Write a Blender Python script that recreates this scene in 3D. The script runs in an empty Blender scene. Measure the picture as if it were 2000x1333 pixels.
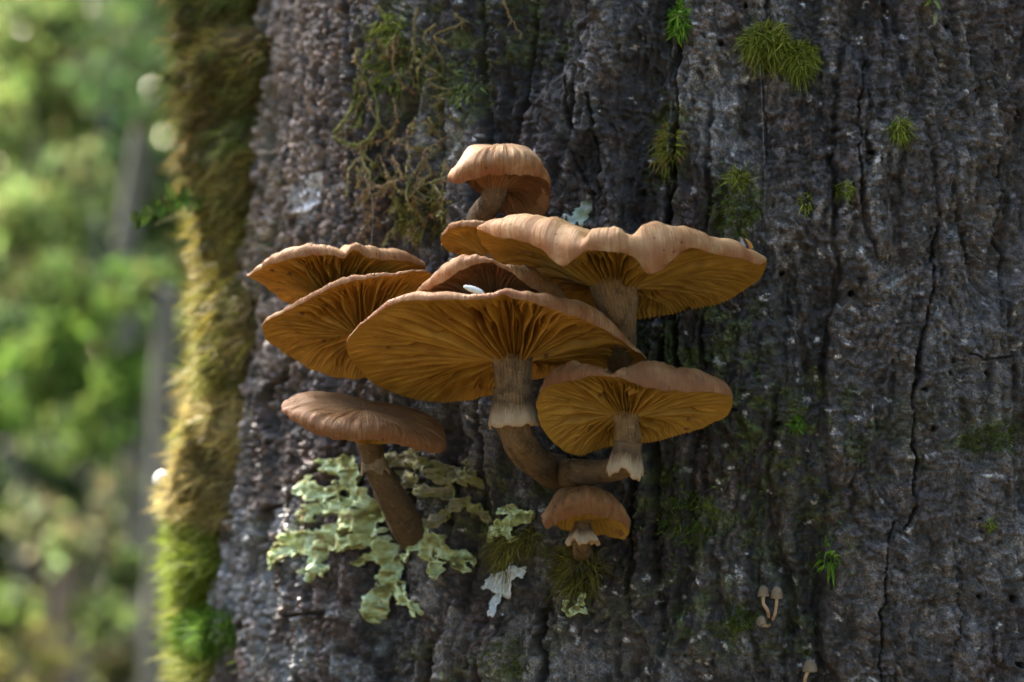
import bpy, math, random
import numpy as np
from mathutils import Vector

# ------------------------------------------------------------------ camera, sky, sun, exposure
PX = 0.00018            # metres per photograph pixel on the focus plane (Y = 0, one metre from the lens)
CAMZ = 1.25
SCN = bpy.context.scene
COL = SCN.collection
cam = bpy.data.cameras.new('camera')
cam.lens = 100.0; cam.sensor_width = 36.0; cam.clip_start = 0.02; cam.clip_end = 500.0
cam.dof.use_dof = True; cam.dof.focus_distance = 1.0; cam.dof.aperture_fstop = 9.0
camo = bpy.data.objects.new('camera', cam); COL.objects.link(camo)
camo.location = (0, -1.0, CAMZ); camo.rotation_euler = (math.radians(90), 0, 0)
SCN.camera = camo

SUN_EL, SUN_DIR = 40.0, (-0.50, 0.87)      # low afternoon sun from behind the trunk on the left
wd = bpy.data.worlds.new('World'); SCN.world = wd; wd.use_nodes = True
wn = wd.node_tree.nodes; wl = wd.node_tree.links
sky = wn.new('ShaderNodeTexSky'); sky.sky_type = 'NISHITA'; sky.sun_disc = False
sky.sun_elevation = math.radians(SUN_EL)
sky.sun_rotation = math.atan2(SUN_DIR[0], SUN_DIR[1])
sky.air_density = 1.0; sky.dust_density = 4.0; sky.ozone_density = 1.0
wl.new(sky.outputs[0], wn['Background'].inputs[0]); wn['Background'].inputs[1].default_value = 0.12
sl = bpy.data.lights.new('sun', 'SUN'); sl.energy = 4.5; sl.angle = math.radians(0.6); sl.color = (1.0, 0.94, 0.82)
so = bpy.data.objects.new('sun', sl); COL.objects.link(so)
ce = math.cos(math.radians(SUN_EL)); n_ = math.hypot(*SUN_DIR)
sdir = Vector((SUN_DIR[0]/n_*ce, SUN_DIR[1]/n_*ce, math.sin(math.radians(SUN_EL))))
so.rotation_euler = sdir.to_track_quat('Z', 'Y').to_euler(); so.location = (-3, 3, 5)
vs = SCN.view_settings
vs.view_transform = 'Standard'; vs.look = 'None'; vs.gamma = 1.0; vs.use_curve_mapping = False
vs.exposure = 3.5
SCN.cycles.use_denoising = True
SCN.cycles.max_bounces = 6

rng = np.random.default_rng(7)
random.seed(7)

# ------------------------------------------------------------------ helpers
def at(x, y, Y):
    """photo pixel + distance -> world point(s)"""
    x = np.asarray(x, float); y = np.asarray(y, float); Y = np.asarray(Y, float)
    x, y, Y = np.broadcast_arrays(x, y, Y)
    k = PX*(1+Y)
    return np.stack([(x-1000)*k, Y, CAMZ-(y-666.5)*k], -1)

def h2(i, j, seed):
    i = np.asarray(i).astype(np.int64).astype(np.uint32); j = np.asarray(j).astype(np.int64).astype(np.uint32)
    h = i*np.uint32(374761393) + j*np.uint32(668265263) + np.uint32((seed*974634777) & 0xffffffff)
    h = (h ^ (h >> np.uint32(13)))*np.uint32(1274126177)
    h = (h ^ (h >> np.uint32(16)))*np.uint32(2246822519)
    h = h ^ (h >> np.uint32(15))
    return h.astype(np.float64)/4294967295.0

def vn(x, y, seed=0):
    """value noise, -1..1"""
    x, y = np.broadcast_arrays(np.asarray(x, float), np.asarray(y, float))
    xi = np.floor(x); yi = np.floor(y); fx = x-xi; fy = y-yi
    fx = fx*fx*fx*(fx*(fx*6-15)+10); fy = fy*fy*fy*(fy*(fy*6-15)+10)
    a = h2(xi, yi, seed); b = h2(xi+1, yi, seed); c = h2(xi, yi+1, seed); d = h2(xi+1, yi+1, seed)
    return ((a*(1-fx)+b*fx)*(1-fy)+(c*(1-fx)+d*fx)*fy)*2-1

def fbm(x, y, seed=0, o=4, g=0.5):
    s = 0; a = 1; t = 0
    for k in range(o):
        s = s + a*vn(np.asarray(x)*2**k+17.3*k, np.asarray(y)*2**k-9.1*k, seed+k); t += a; a *= g
    return s/t

def worley(x, y, seed=0):
    xi = np.floor(x); yi = np.floor(y)
    f1 = np.full(np.shape(x), 9.0); f2 = f1.copy(); idn = np.zeros(np.shape(x))
    for dx in (-1, 0, 1):
        for dy in (-1, 0, 1):
            cx = xi+dx; cy = yi+dy
            px = cx+h2(cx, cy, seed); py = cy+h2(cx, cy, seed+5)
            d = np.hypot(px-x, py-y)
            m = d < f1
            f2 = np.where(m, f1, np.minimum(f2, d)); idn = np.where(m, h2(cx, cy, seed+11), idn); f1 = np.where(m, d, f1)
    return f1, f2, idn

def sstep(a, b, x):
    t = np.clip((np.asarray(x, float)-a)/(b-a), 0, 1); return t*t*(3-2*t)

def pdist(x, y, pts):
    """distance to a polyline"""
    d = np.full(np.shape(x), 1e9)
    for (x0, y0), (x1, y1) in zip(pts[:-1], pts[1:]):
        vx, vy = x1-x0, y1-y0; L = vx*vx+vy*vy+1e-9
        t = np.clip(((x-x0)*vx+(y-y0)*vy)/L, 0, 1)
        d = np.minimum(d, np.hypot(x-x0-t*vx, y-y0-t*vy))
    return d

def mesh(name, V, F, mat=None, parent=None, smooth=True, uv=None, color=None, loc=None):
    """V (n,3), F (m,3|4) arrays -> one mesh object"""
    V = np.asarray(V, np.float32).reshape(-1, 3); F = np.asarray(F, np.int32)
    if loc is not None: V = V-np.asarray(loc, np.float32)
    me = bpy.data.meshes.new(name)
    k = F.shape[1]; m = len(F)
    me.vertices.add(len(V)); me.vertices.foreach_set('co', V.ravel())
    me.loops.add(m*k); me.loops.foreach_set('vertex_index', F.ravel())
    me.polygons.add(m)
    me.polygons.foreach_set('loop_start', np.arange(0, m*k, k, dtype=np.int32))
    me.polygons.foreach_set('use_smooth', np.full(m, bool(smooth)))
    if uv is not None:
        l = me.uv_layers.new(name='UVMap'); l.data.foreach_set('uv', np.asarray(uv, np.float32)[F.ravel()].ravel())
    if color is not None:
        c = np.asarray(color, np.float32)
        if c.shape[1] == 3: c = np.concatenate([c, np.ones((len(c), 1), np.float32)], 1)
        a = me.color_attributes.new('tint', 'FLOAT_COLOR', 'POINT'); a.data.foreach_set('color', c.ravel())
    me.update(calc_edges=True); me.validate()
    o = bpy.data.objects.new(name, me); COL.objects.link(o)
    if mat: me.materials.append(mat)
    if loc is not None: o.location = tuple(float(v) for v in loc)
    if parent is not None:
        o.parent = parent
        if loc is None: o.location = tuple(-v for v in parent.location)
    return o

def tag(o, label, cat, group=None, kind=None):
    o['label'] = label; o['category'] = cat
    if group: o['group'] = group
    if kind: o['kind'] = kind
    return o

def empty(name, loc, label, cat, group=None):
    o = bpy.data.objects.new(name, None); COL.objects.link(o); o.location = tuple(float(v) for v in loc)
    o.empty_display_size = 0.01
    return tag(o, label, cat, group)

def grid_faces(nr, nc, wrap=False):
    i = np.arange(nr-1)[:, None]; j = np.arange(nc if wrap else nc-1)[None]
    j2 = (j+1) % nc
    return np.stack([i*nc+j+0*i, i*nc+j2+0*i, (i+1)*nc+j2, (i+1)*nc+j], -1).reshape(-1, 4)

def catmull(keys, n):
    """keys (k,d) -> n smooth points"""
    K = np.asarray(keys, float); k = len(K)
    t = np.linspace(0, k-1, n); i = np.clip(np.floor(t).astype(int), 0, k-2); f = (t-i)[:, None]
    p0 = K[np.maximum(i-1, 0)]; p1 = K[i]; p2 = K[i+1]; p3 = K[np.minimum(i+2, k-1)]
    return 0.5*(2*p1+(p2-p0)*f+(2*p0-5*p1+4*p2-p3)*f**2+(3*p1-p0-3*p2+p3)*f**3)

def periodic(keys, th):
    """keys (theta deg, values...) -> values at th (rad), smooth and closed"""
    K = np.asarray(sorted(keys), float); a = np.radians(K[:, 0]); v = K[:, 1:]
    a = np.concatenate([a[-2:]-2*np.pi, a, a[:2]+2*np.pi]); v = np.concatenate([v[-2:], v, v[:2]])
    s = (v[2:]-v[:-2])/(a[2:]-a[:-2])[:, None]
    s = np.concatenate([s[:1], s, s[-1:]])
    t = np.mod(th-a[1], 2*np.pi)+a[1]
    i = np.clip(np.searchsorted(a, t, side='right')-1, 0, len(a)-2)
    h = (a[i+1]-a[i]); f = ((t-a[i])/h)[:, None]; h = h[:, None]
    return (2*f**3-3*f**2+1)*v[i]+(f**3-2*f**2+f)*h*s[i]+(-2*f**3+3*f**2)*v[i+1]+(f**3-f**2)*h*s[i+1]

def tube(path, rad, nseg=10, seed=0, rough=0.0):
    """path (n,3), rad (n,) -> V,F,UV  (open-ended tube closed by caps of one point)"""
    P = np.asarray(path, float); n = len(P); rad = np.broadcast_to(np.asarray(rad, float), (n,))
    T = np.gradient(P, axis=0); T /= np.linalg.norm(T, axis=1)[:, None]+1e-12
    ref = np.array([0.31, -0.9, 0.12]); 
    A = np.cross(T, ref); A /= np.linalg.norm(A, axis=1)[:, None]+1e-9; B = np.cross(T, A)
    th = np.arange(nseg)/nseg*2*np.pi
    R = rad[:, None]*(1+rough*vn(np.cos(th)[None]*2.1+np.arange(n)[:, None]*0.23, np.sin(th)[None]*2.1+np.arange(n)[:, None]*0.17, seed))
    V = P[:, None]+R[..., None]*(np.cos(th)[None, :, None]*A[:, None]+np.sin(th)[None, :, None]*B[:, None])
    UV = np.stack(np.broadcast_arrays(th[None]/(2*np.pi), np.linspace(0, 1, n)[:, None]), -1).reshape(-1, 2)
    F = grid_faces(n, nseg, True)
    V = V.reshape(-1, 3); V = np.concatenate([V, P[:1], P[-1:]]); UV = np.concatenate([UV, [[0, 0], [0, 1]]])
    j = np.arange(nseg); j2 = (j+1) % nseg; a = n*nseg
    F = np.concatenate([F, np.stack([np.full(nseg, a), j2, j, j], -1), np.stack([np.full(nseg, a+1), (n-1)*nseg+j, (n-1)*nseg+j2, (n-1)*nseg+j2], -1)])
    return V, F, UV

class MB:
    """collects geometry into one mesh"""
    def __init__(s): s.V = []; s.F = []; s.C = []; s.UV = []; s.n = 0
    def add(s, V, F, C=None, UV=None):
        V = np.asarray(V).reshape(-1, 3); s.V.append(V); s.F.append(np.asarray(F)+s.n); s.n += len(V)
        if C is not None: s.C.append(np.broadcast_to(np.asarray(C, float), (len(V), 3)))
        if UV is not None: s.UV.append(UV)
    def build(s, name, mat, parent=None, smooth=True, loc=None):
        # repeated indices (triangles written as quads) are split off
        V = np.concatenate(s.V); F = np.concatenate(s.F)
        if F.shape[1] == 4:
            tri = F[:, 2] == F[:, 3]
            if tri.any():
                Q = F[~tri]; F = np.concatenate([Q[:, [0, 1, 2]], Q[:, [0, 2, 3]], F[tri][:, :3]])
        return mesh(name, V, F, mat, parent, smooth, np.concatenate(s.UV) if s.UV else None, np.concatenate(s.C) if s.C else None, loc)

def tri_tube_build(name, VFU, mat, parent=None, loc=None):
    m = MB(); m.add(VFU[0], VFU[1], UV=VFU[2]); return m.build(name, mat, parent, True, loc)

def blades(P, D, L, W, C, droop=0.3, seg=3, side=None, r=None, tipc=None):
    """thin curved leaves: roots P (n,3), directions D, lengths L, widths W, colours C -> V,F,C"""
    r = r or rng
    n = len(P); D = D/np.linalg.norm(D, axis=1)[:, None]
    S = np.cross(D, r.normal(size=(n, 3))); S /= np.linalg.norm(S, axis=1)[:, None]+1e-9
    bend = r.normal(size=(n, 3))*0.35+np.array([0, 0, -1.0])*droop
    t = np.linspace(0, 1, seg+1)
    V = []
    for k, tt in enumerate(t):
        c = P+(D*tt+bend*tt*tt*0.6)*L[:, None]
        w = W*(1-tt)**0.7*(0.75 if k == 0 else 1)*0.5
        V.append(c-S*w[:, None]); V.append(c+S*w[:, None])
    V = np.stack(V, 1).reshape(-1, 3); m = 2*(seg+1)
    b = np.arange(n)[:, None]*m
    F = np.concatenate([np.stack([b[:, 0]+2*k, b[:, 0]+2*k+1, b[:, 0]+2*k+3, b[:, 0]+2*k+2], -1) for k in range(seg)])
    Cc = np.repeat(C, m, axis=0)
    if tipc is not None:
        f = np.tile(np.repeat(t, 2), n)[:, None]; Cc = Cc*(1-f)+np.repeat(tipc, m, axis=0)*f
    return V, F, Cc

# ------------------------------------------------------------------ materials
def newmat(name):
    m = bpy.data.materials.new(name); m.use_nodes = True
    nt = m.node_tree; b = nt.nodes['Principled BSDF']
    return m, nt, b
def N(nt, typ, **kw):
    n = nt.nodes.new(typ)
    for k, v in kw.items(): setattr(n, k, v)
    return n
def noise(nt, vec, scale, detail=4, rough=0.6):
    n = N(nt, 'ShaderNodeTexNoise'); n.inputs['Scale'].default_value = scale; n.inputs['Detail'].default_value = detail
    n.inputs['Roughness'].default_value = rough
    if vec is not None: nt.links.new(vec, n.inputs['Vector'])
    return n.outputs['Fac']
def ramp(nt, fac, stops, interp='LINEAR'):
    n = N(nt, 'ShaderNodeValToRGB'); n.color_ramp.interpolation = interp
    while len(n.color_ramp.elements) < len(stops): n.color_ramp.elements.new(0.5)
    for e, (p, c) in zip(n.color_ramp.elements, stops):
        e.position = p; e.color = (*c, 1) if len(c) == 3 else c
    nt.links.new(fac, n.inputs[0]); return n.outputs[0]
def mix(nt, fac, a, b, typ='MIX'):
    n = N(nt, 'ShaderNodeMix', data_type='RGBA', blend_type=typ)
    for s, v in ((0, fac), (6, a), (7, b)):
        if hasattr(v, 'is_linked'): nt.links.new(v, n.inputs[s])
        elif s == 0: n.inputs[0].default_value = v
        else: n.inputs[s].default_value = (*v, 1)
    return n.outputs[2]
def math_(nt, op, a, b=0.0):
    n = N(nt, 'ShaderNodeMath', operation=op)
    for s, v in ((0, a), (1, b)):
        if hasattr(v, 'is_linked'): nt.links.new(v, n.inputs[s])
        else: n.inputs[s].default_value = v
    return n.outputs[0]
def bump(nt, b, h, strength=0.5, dist=0.0005):
    n = N(nt, 'ShaderNodeBump'); n.inputs['Strength'].default_value = strength; n.inputs['Distance'].default_value = dist
    nt.links.new(h, n.inputs['Height']); nt.links.new(n.outputs[0], b.inputs['Normal'])
def scaled_uv(nt, sx, sy):
    uv = N(nt, 'ShaderNodeUVMap'); mp = N(nt, 'ShaderNodeMapping')
    mp.inputs['Scale'].default_value = (sx, sy, 1); nt.links.new(uv.outputs[0], mp.inputs[0]); return mp.outputs[0]
def objco(nt): return N(nt, 'ShaderNodeTexCoord').outputs['Object']

def add_translucency(m, nt, b, col, fac):
    tr = N(nt, 'ShaderNodeBsdfTranslucent'); mx = N(nt, 'ShaderNodeMixShader'); mx.inputs[0].default_value = fac
    if hasattr(col, 'is_linked'): nt.links.new(col, tr.inputs[0])
    else: tr.inputs[0].default_value = (*col, 1)
    nt.links.new(b.outputs[0], mx.inputs[1]); nt.links.new(tr.outputs[0], mx.inputs[2])
    nt.links.new(mx.outputs[0], nt.nodes['Material Output'].inputs[0])

def tint_mat(name, rough=0.8, transl=0.0, var=0.25, nscale=900, bmp=0.0, spec=0.3):
    m, nt, b = newmat(name)
    c = N(nt, 'ShaderNodeVertexColor', layer_name='tint').outputs[0]
    f = noise(nt, objco(nt), nscale, 3)
    g = ramp(nt, f, [(0.3, (1-var,)*3), (0.7, (1+var,)*3)])
    c2 = mix(nt, 1.0, c, g, 'MULTIPLY')
    nt.links.new(c2, b.inputs['Base Color']); b.inputs['Roughness'].default_value = rough
    b.inputs['Specular IOR Level'].default_value = spec
    if bmp: bump(nt, b, f, bmp, 0.0004)
    if transl: add_translucency(m, nt, b, c2, transl)
    return m

def mat_bark():
    m, nt, b = newmat('bark')
    c = N(nt, 'ShaderNodeVertexColor', layer_name='tint').outputs[0]
    o = objco(nt)
    f = noise(nt, o, 1400, 5, 0.7); f2 = noise(nt, o, 350, 4, 0.65)
    g = ramp(nt, f, [(0.34, (0.35,)*3), (0.5, (0.9,)*3), (0.68, (2.0,)*3)])
    h = ramp(nt, f2, [(0.3, (0.6,)*3), (0.7, (1.4,)*3)])
    c2 = mix(nt, 1.0, mix(nt, 1.0, c, g, 'MULTIPLY'), h, 'MULTIPLY')
    nt.links.new(c2, b.inputs['Base Color'])
    nt.links.new(ramp(nt, f2, [(0.35, (0.28,)*3), (0.65, (0.75,)*3)]), b.inputs['Roughness'])
    b.inputs['Specular IOR Level'].default_value = 0.5
    bump(nt, b, math_(nt, 'ADD', f, f2), 0.9, 0.0007)
    return m

def mat_cap(name, pale, mid, dark, edge):
    """cap skin: u runs round the cap, v from 1 at the rim to 0 at the apex"""
    m, nt, b = newmat(name)
    uv = N(nt, 'ShaderNodeUVMap').outputs[0]; sx = N(nt, 'ShaderNodeSeparateXYZ'); nt.links.new(uv, sx.inputs[0])
    v = sx.outputs[1]
    stri = noise(nt, scaled_uv(nt, 260, 2.2), 1.0, 3, 0.6)
    fib = noise(nt, scaled_uv(nt, 420, 9), 1.0, 3, 0.6)
    blot = noise(nt, objco(nt), 95, 5, 0.65)
    c = ramp(nt, blot, [(0.3, pale), (0.55, mid), (0.75, dark)])
    c = mix(nt, ramp(nt, stri, [(0.40, (0.7,)*3), (0.60, (0, 0, 0))]), c, dark)
    c = mix(nt, ramp(nt, fib, [(0.45, (0, 0, 0)), (0.75, (0.5,)*3)]), c, pale)
    e = math_(nt, 'MULTIPLY', ramp(nt, v, [(0.80, (0, 0, 0)), (0.97, (0.7,)*3), (1.0, (1,)*3)]), ramp(nt, blot, [(0.35, (0.45,)*3), (0.6, (1,)*3)]))
    c = mix(nt, e, c, edge)
    vo = N(nt, 'ShaderNodeTexVoronoi'); vo.inputs['Scale'].default_value = 330; nt.links.new(objco(nt), vo.inputs['Vector'])
    keep = N(nt, 'ShaderNodeSeparateColor'); nt.links.new(vo.outputs['Color'], keep.inputs[0])
    sp = math_(nt, 'MULTIPLY', math_(nt, 'LESS_THAN', vo.outputs['Distance'], 0.14), math_(nt, 'GREATER_THAN', keep.outputs[0], 0.72))
    st = noise(nt, objco(nt), 330, 5, 0.75)
    c = mix(nt, ramp(nt, st, [(0.50, (0, 0, 0)), (0.68, (0.75,)*3)]), c, dark)
    st2 = noise(nt, objco(nt), 1300, 3, 0.6)
    c = mix(nt, ramp(nt, st2, [(0.60, (0, 0, 0)), (0.72, (0.6,)*3)]), c, edge)
    c = mix(nt, math_(nt, 'MULTIPLY', sp, 0.85), c, (0.05, 0.018, 0.01))
    nt.links.new(c, b.inputs['Base Color'])
    b.inputs['Roughness'].default_value = 0.62; b.inputs['Specular IOR Level'].default_value = 0.3
    b.inputs['Subsurface Weight'].default_value = 0.10; b.inputs['Subsurface Radius'].default_value = (1, 0.45, 0.2)
    b.inputs['Subsurface Scale'].default_value = 0.003
    hh = math_(nt, 'ADD', math_(nt, 'MULTIPLY', stri, 1.2), fib)
    bump(nt, b, hh, 0.9, 0.0007)
    return m

def mat_gill(name, a, b_, c_):
    m, nt, b = newmat(name)
    rad = noise(nt, scaled_uv(nt, 90, 3), 1.0, 4, 0.6)
    bl = noise(nt, objco(nt), 55, 4, 0.65)
    c = ramp(nt, rad, [(0.3, b_), (0.65, a)])
    c = mix(nt, ramp(nt, bl, [(0.52, (0, 0, 0)), (0.75, (0.45,)*3)]), c, c_)
    vo = N(nt, 'ShaderNodeTexVoronoi'); vo.inputs['Scale'].default_value = 160; nt.links.new(objco(nt), vo.inputs['Vector'])
    keep = N(nt, 'ShaderNodeSeparateColor'); nt.links.new(vo.outputs['Color'], keep.inputs[0])
    sp = math_(nt, 'MULTIPLY', math_(nt, 'LESS_THAN', vo.outputs['Distance'], 0.16), math_(nt, 'GREATER_THAN', keep.outputs[0], 0.86))
    c = mix(nt, math_(nt, 'MULTIPLY', sp, 0.75), c, (0.10, 0.035, 0.012))
    nt.links.new(c, b.inputs['Base Color'])
    b.inputs['Roughness'].default_value = 0.6; b.inputs['Specular IOR Level'].default_value = 0.3
    bump(nt, b, noise(nt, scaled_uv(nt, 260, 16), 1.0, 3), 0.3, 0.0003)
    add_translucency(m, nt, b, c, 0.10)
    return m

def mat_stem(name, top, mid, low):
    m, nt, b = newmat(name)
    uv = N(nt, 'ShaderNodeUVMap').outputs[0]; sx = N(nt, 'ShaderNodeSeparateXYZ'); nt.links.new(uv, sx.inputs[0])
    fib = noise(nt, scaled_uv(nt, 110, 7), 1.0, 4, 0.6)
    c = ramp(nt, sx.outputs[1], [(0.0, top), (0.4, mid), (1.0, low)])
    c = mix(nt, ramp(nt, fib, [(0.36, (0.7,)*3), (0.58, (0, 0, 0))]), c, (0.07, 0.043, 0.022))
    mot = noise(nt, objco(nt), 180, 5, 0.7)
    c = mix(nt, ramp(nt, mot, [(0.48, (0, 0, 0)), (0.66, (0.75,)*3)]), c, (0.05, 0.032, 0.016))
    pale = noise(nt, objco(nt), 700, 3)
    c = mix(nt, ramp(nt, pale, [(0.6, (0, 0, 0)), (0.72, (0.5,)*3)]), c, (0.42, 0.28, 0.16))
    nt.links.new(c, b.inputs['Base Color']); b.inputs['Roughness'].default_value = 0.75; b.inputs['Specular IOR Level'].default_value = 0.2
    bump(nt, b, math_(nt, 'ADD', fib, mot), 0.8, 0.0008)
    return m

def mat_plain(name, c1, c2, scale=60, rough=0.7, transl=0.0, bmp=0.3, dist=0.0005):
    m, nt, b = newmat(name)
    f = noise(nt, objco(nt), scale, 5, 0.65)
    c = ramp(nt, f, [(0.3, c1), (0.7, c2)])
    nt.links.new(c, b.inputs['Base Color']); b.inputs['Roughness'].default_value = rough; b.inputs['Specular IOR Level'].default_value = 0.25
    if bmp: bump(nt, b, f, bmp, dist)
    if transl: add_translucency(m, nt, b, c, transl)
    return m

M_bark = mat_bark()
M_moss = tint_mat('moss', 0.8, 0.22, 0.25, 900, 0.0, 0.15)
M_leaf = tint_mat('leaf', 0.85, 0.45, 0.2, 30, 0.0, 0.08)
M_lichen = tint_mat('lichen', 0.85, 0.15, 0.25, 500, 0.4)
M_cap_pale = mat_cap('pale_cap_skin', (0.70, 0.50, 0.25), (0.53, 0.315, 0.12), (0.29, 0.135, 0.042), (0.26, 0.085, 0.02))
M_cap_pink = mat_cap('pinkish_cap_skin', (0.62, 0.405, 0.195), (0.48, 0.26, 0.10), (0.27, 0.115, 0.038), (0.24, 0.075, 0.02))
M_cap_brown = mat_cap('brown_cap_skin', (0.45, 0.25, 0.10), (0.30, 0.14, 0.046), (0.14, 0.056, 0.018), (0.22, 0.08, 0.025))
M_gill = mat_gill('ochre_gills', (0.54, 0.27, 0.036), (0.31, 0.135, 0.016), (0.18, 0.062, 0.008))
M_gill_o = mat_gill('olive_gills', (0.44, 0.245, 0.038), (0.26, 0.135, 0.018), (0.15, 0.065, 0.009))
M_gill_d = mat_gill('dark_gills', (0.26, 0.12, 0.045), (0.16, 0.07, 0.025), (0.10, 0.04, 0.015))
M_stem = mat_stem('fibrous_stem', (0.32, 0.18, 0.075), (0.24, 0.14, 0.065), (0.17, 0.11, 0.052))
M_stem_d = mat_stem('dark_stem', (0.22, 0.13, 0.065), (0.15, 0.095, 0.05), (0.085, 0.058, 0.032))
def mat_ring():
    m, nt, b = newmat('cream_ring')
    uv = N(nt, 'ShaderNodeUVMap').outputs[0]; sx = N(nt, 'ShaderNodeSeparateXYZ'); nt.links.new(uv, sx.inputs[0])
    fib = noise(nt, scaled_uv(nt, 130, 3), 1.0, 4, 0.65); bl = noise(nt, objco(nt), 350, 4, 0.6)
    v = math_(nt, 'ADD', sx.outputs[1], math_(nt, 'MULTIPLY', math_(nt, 'SUBTRACT', fib, 0.5), 0.7))
    c = ramp(nt, v, [(0.05, (0.20, 0.12, 0.06)), (0.36, (0.10, 0.065, 0.035)), (0.55, (0.30, 0.20, 0.11)), (0.72, (0.50, 0.37, 0.24)), (0.96, (0.56, 0.40, 0.24)), (1.0, (0.45, 0.27, 0.13))])
    c = mix(nt, ramp(nt, bl, [(0.5, (0, 0, 0)), (0.75, (0.5,)*3)]), c, (0.36, 0.24, 0.13))
    nt.links.new(c, b.inputs['Base Color']); b.inputs['Roughness'].default_value = 0.75; b.inputs['Specular IOR Level'].default_value = 0.2
    bump(nt, b, math_(nt, 'ADD', fib, bl), 0.7, 0.0006)
    add_translucency(m, nt, b, c, 0.15)
    return m
M_ring = mat_ring()
M_ring_d = mat_plain('brown_ring', (0.12, 0.08, 0.04), (0.34, 0.25, 0.15), 300, 0.8, 0.1, 0.6)
M_white = mat_plain('white_flesh', (0.75, 0.72, 0.66), (0.9, 0.88, 0.84), 300, 0.5, 0.15, 0.1)
M_litter = mat_plain('leaf_litter', (0.016, 0.014, 0.008), (0.055, 0.042, 0.022), 14, 0.9, 0, 0.6, 0.02)
M_paletrunk = mat_plain('pale_bark', (0.10, 0.10, 0.075), (0.20, 0.19, 0.15), 30, 0.85, 0, 0.5, 0.004)
M_pinktrunk = mat_plain('pinkish_bark', (0.13, 0.10, 0.075), (0.22, 0.17, 0.13), 30, 0.85, 0, 0.5, 0.004)

# ------------------------------------------------------------------ ground
nx = 90
gx = np.sign(np.linspace(-1, 1, nx))*np.abs(np.linspace(-1, 1, nx))**3*220
GX, GY = np.meshgrid(gx, gx, indexing='xy')
GZ = 0.08*fbm(GX*0.5, GY*0.5, 3, 3)*sstep(0.5, 2.5, np.hypot(GX-0.13, GY-0.27))-0.04+0.35*sstep(8, 40, np.hypot(GX, GY))*fbm(GX*0.04, GY*0.04, 9, 2)*4
g = mesh('ground', np.stack([GX, GY, GZ], -1), grid_faces(nx, nx), M_litter); g['kind'] = 'structure'

# ------------------------------------------------------------------ the big trunk
CX, CY, R0 = 0.13, 0.276, 0.250
def radius(z): return R0-0.060*(z-CAMZ)+0.10*np.exp(-np.maximum(z, 0)/0.25)
def base_point(ph, z):
    r = radius(z); return np.stack(np.broadcast_arrays(CX-r*np.sin(ph), CY-r*np.cos(ph), z), -1)
def to_px(P):
    k = PX*(1+P[..., 1]); return P[..., 0]/k+1000, 666.5-(P[..., 2]-CAMZ)/k

CRACKS = [  # polyline in photograph pixels, half width, depth (m)
 ([(1322,-60),(1325,0),(1331,90),(1326,170),(1329,210),(1320,280),(1323,340),(1312,420),(1306,520),(1318,640),(1330,720)], 8, .0065),
 ([(1828,440),(1818,520),(1820,560),(1803,600),(1798,640),(1788,700),(1790,735),(1780,755),(1776,800),(1780,835),(1775,870),(1786,905),(1782,945),(1791,990),(1768,1035)], 4.2, .0045),
 ([(1741,1020),(1729,1060),(1730,1090),(1723,1120),(1724,1170),(1713,1195),(1717,1260),(1714,1300),(1719,1400)], 3.6, .0045),
 ([(1952,300),(1955,370),(1943,440),(1966,510),(1960,560),(1949,610)], 3.6, .004),
 ([(1690,120),(1672,200),(1680,330),(1676,400)], 3.0, .003),
 ([(590,690),(560,730),(538,760),(530,800),(536,860),(520,900)], 7, .008),
 ([(528,990),(520,1030),(515,1080),(505,1130),(488,1190),(470,1260),(462,1333)], 8.5, .010),
 ([(520,998),(570,985),(600,940),(640,915),(680,860)], 7, .008),
 ([(455,840),(470,900),(450,960),(470,1010)], 10, .009),
 ([(700,-60),(703,60),(712,130),(716,200),(735,280)], 7, .005),
 ([(735,430),(712,400),(690,355),(640,330),(612,395),(585,425),(575,490)], 5, .004),
 ([(1112,150),(1118,240),(1128,330),(1160,380)], 4, .004),
 ([(1160,190),(1166,240),(1176,310),(1170,390)], 4, .0045),
 ([(1062,1400),(1068,1290),(1060,1240),(1076,1160)], 6, .005),
 ([(1238,930),(1232,1000),(1240,1100),(1228,1160)], 8, .004),
 ([(1290,650),(1300,760),(1440,800)], 8, .003),
 ([(1860,1090),(1870,1200),(1850,1333)], 2.4, .003),
 ([(1880,695),(1920,700),(1970,698)], 3, .003),
 ([(520,1190),(560,1205),(620,1200),(650,1195)], 3, .003),
 ([(1500,0),(1490,160),(1500,300)], 4, .002),
]
HOLES = [(1257,376,7),(1410,84,6),(1457,13,5),(1659,571,8),(1525,537,7),(1847,52,6),(1986,222,6),(1845,728,6),(1926,727,6),(1796,757,6),
 (1816,837,6),(1520,830,7),(1965,1166,7),(1970,1295,7),(1904,1163,4),(691,1145,7),(918,1297,9),(525,210,8),(517,366,8),(622,9,6),(620,388,7),
 (560,640,6),(1905,1010,4),(1340,1280,4),(1700,300,5),(1090,120,4)]

def region(x, y, cx, cy, rx, ry, seed=0, wob=0.35):
    out = np.zeros_like(x); k = (np.abs(x-cx) < 1.9*rx) & (np.abs(y-cy) < 1.9*ry)
    if k.any():
        d = np.hypot((x[k]-cx)/rx, (y[k]-cy)/ry)+wob*fbm(x[k]/45.0, y[k]/45.0, seed, 3)
        out[k] = 1-sstep(0.7, 1.1, d)
    return out

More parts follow.
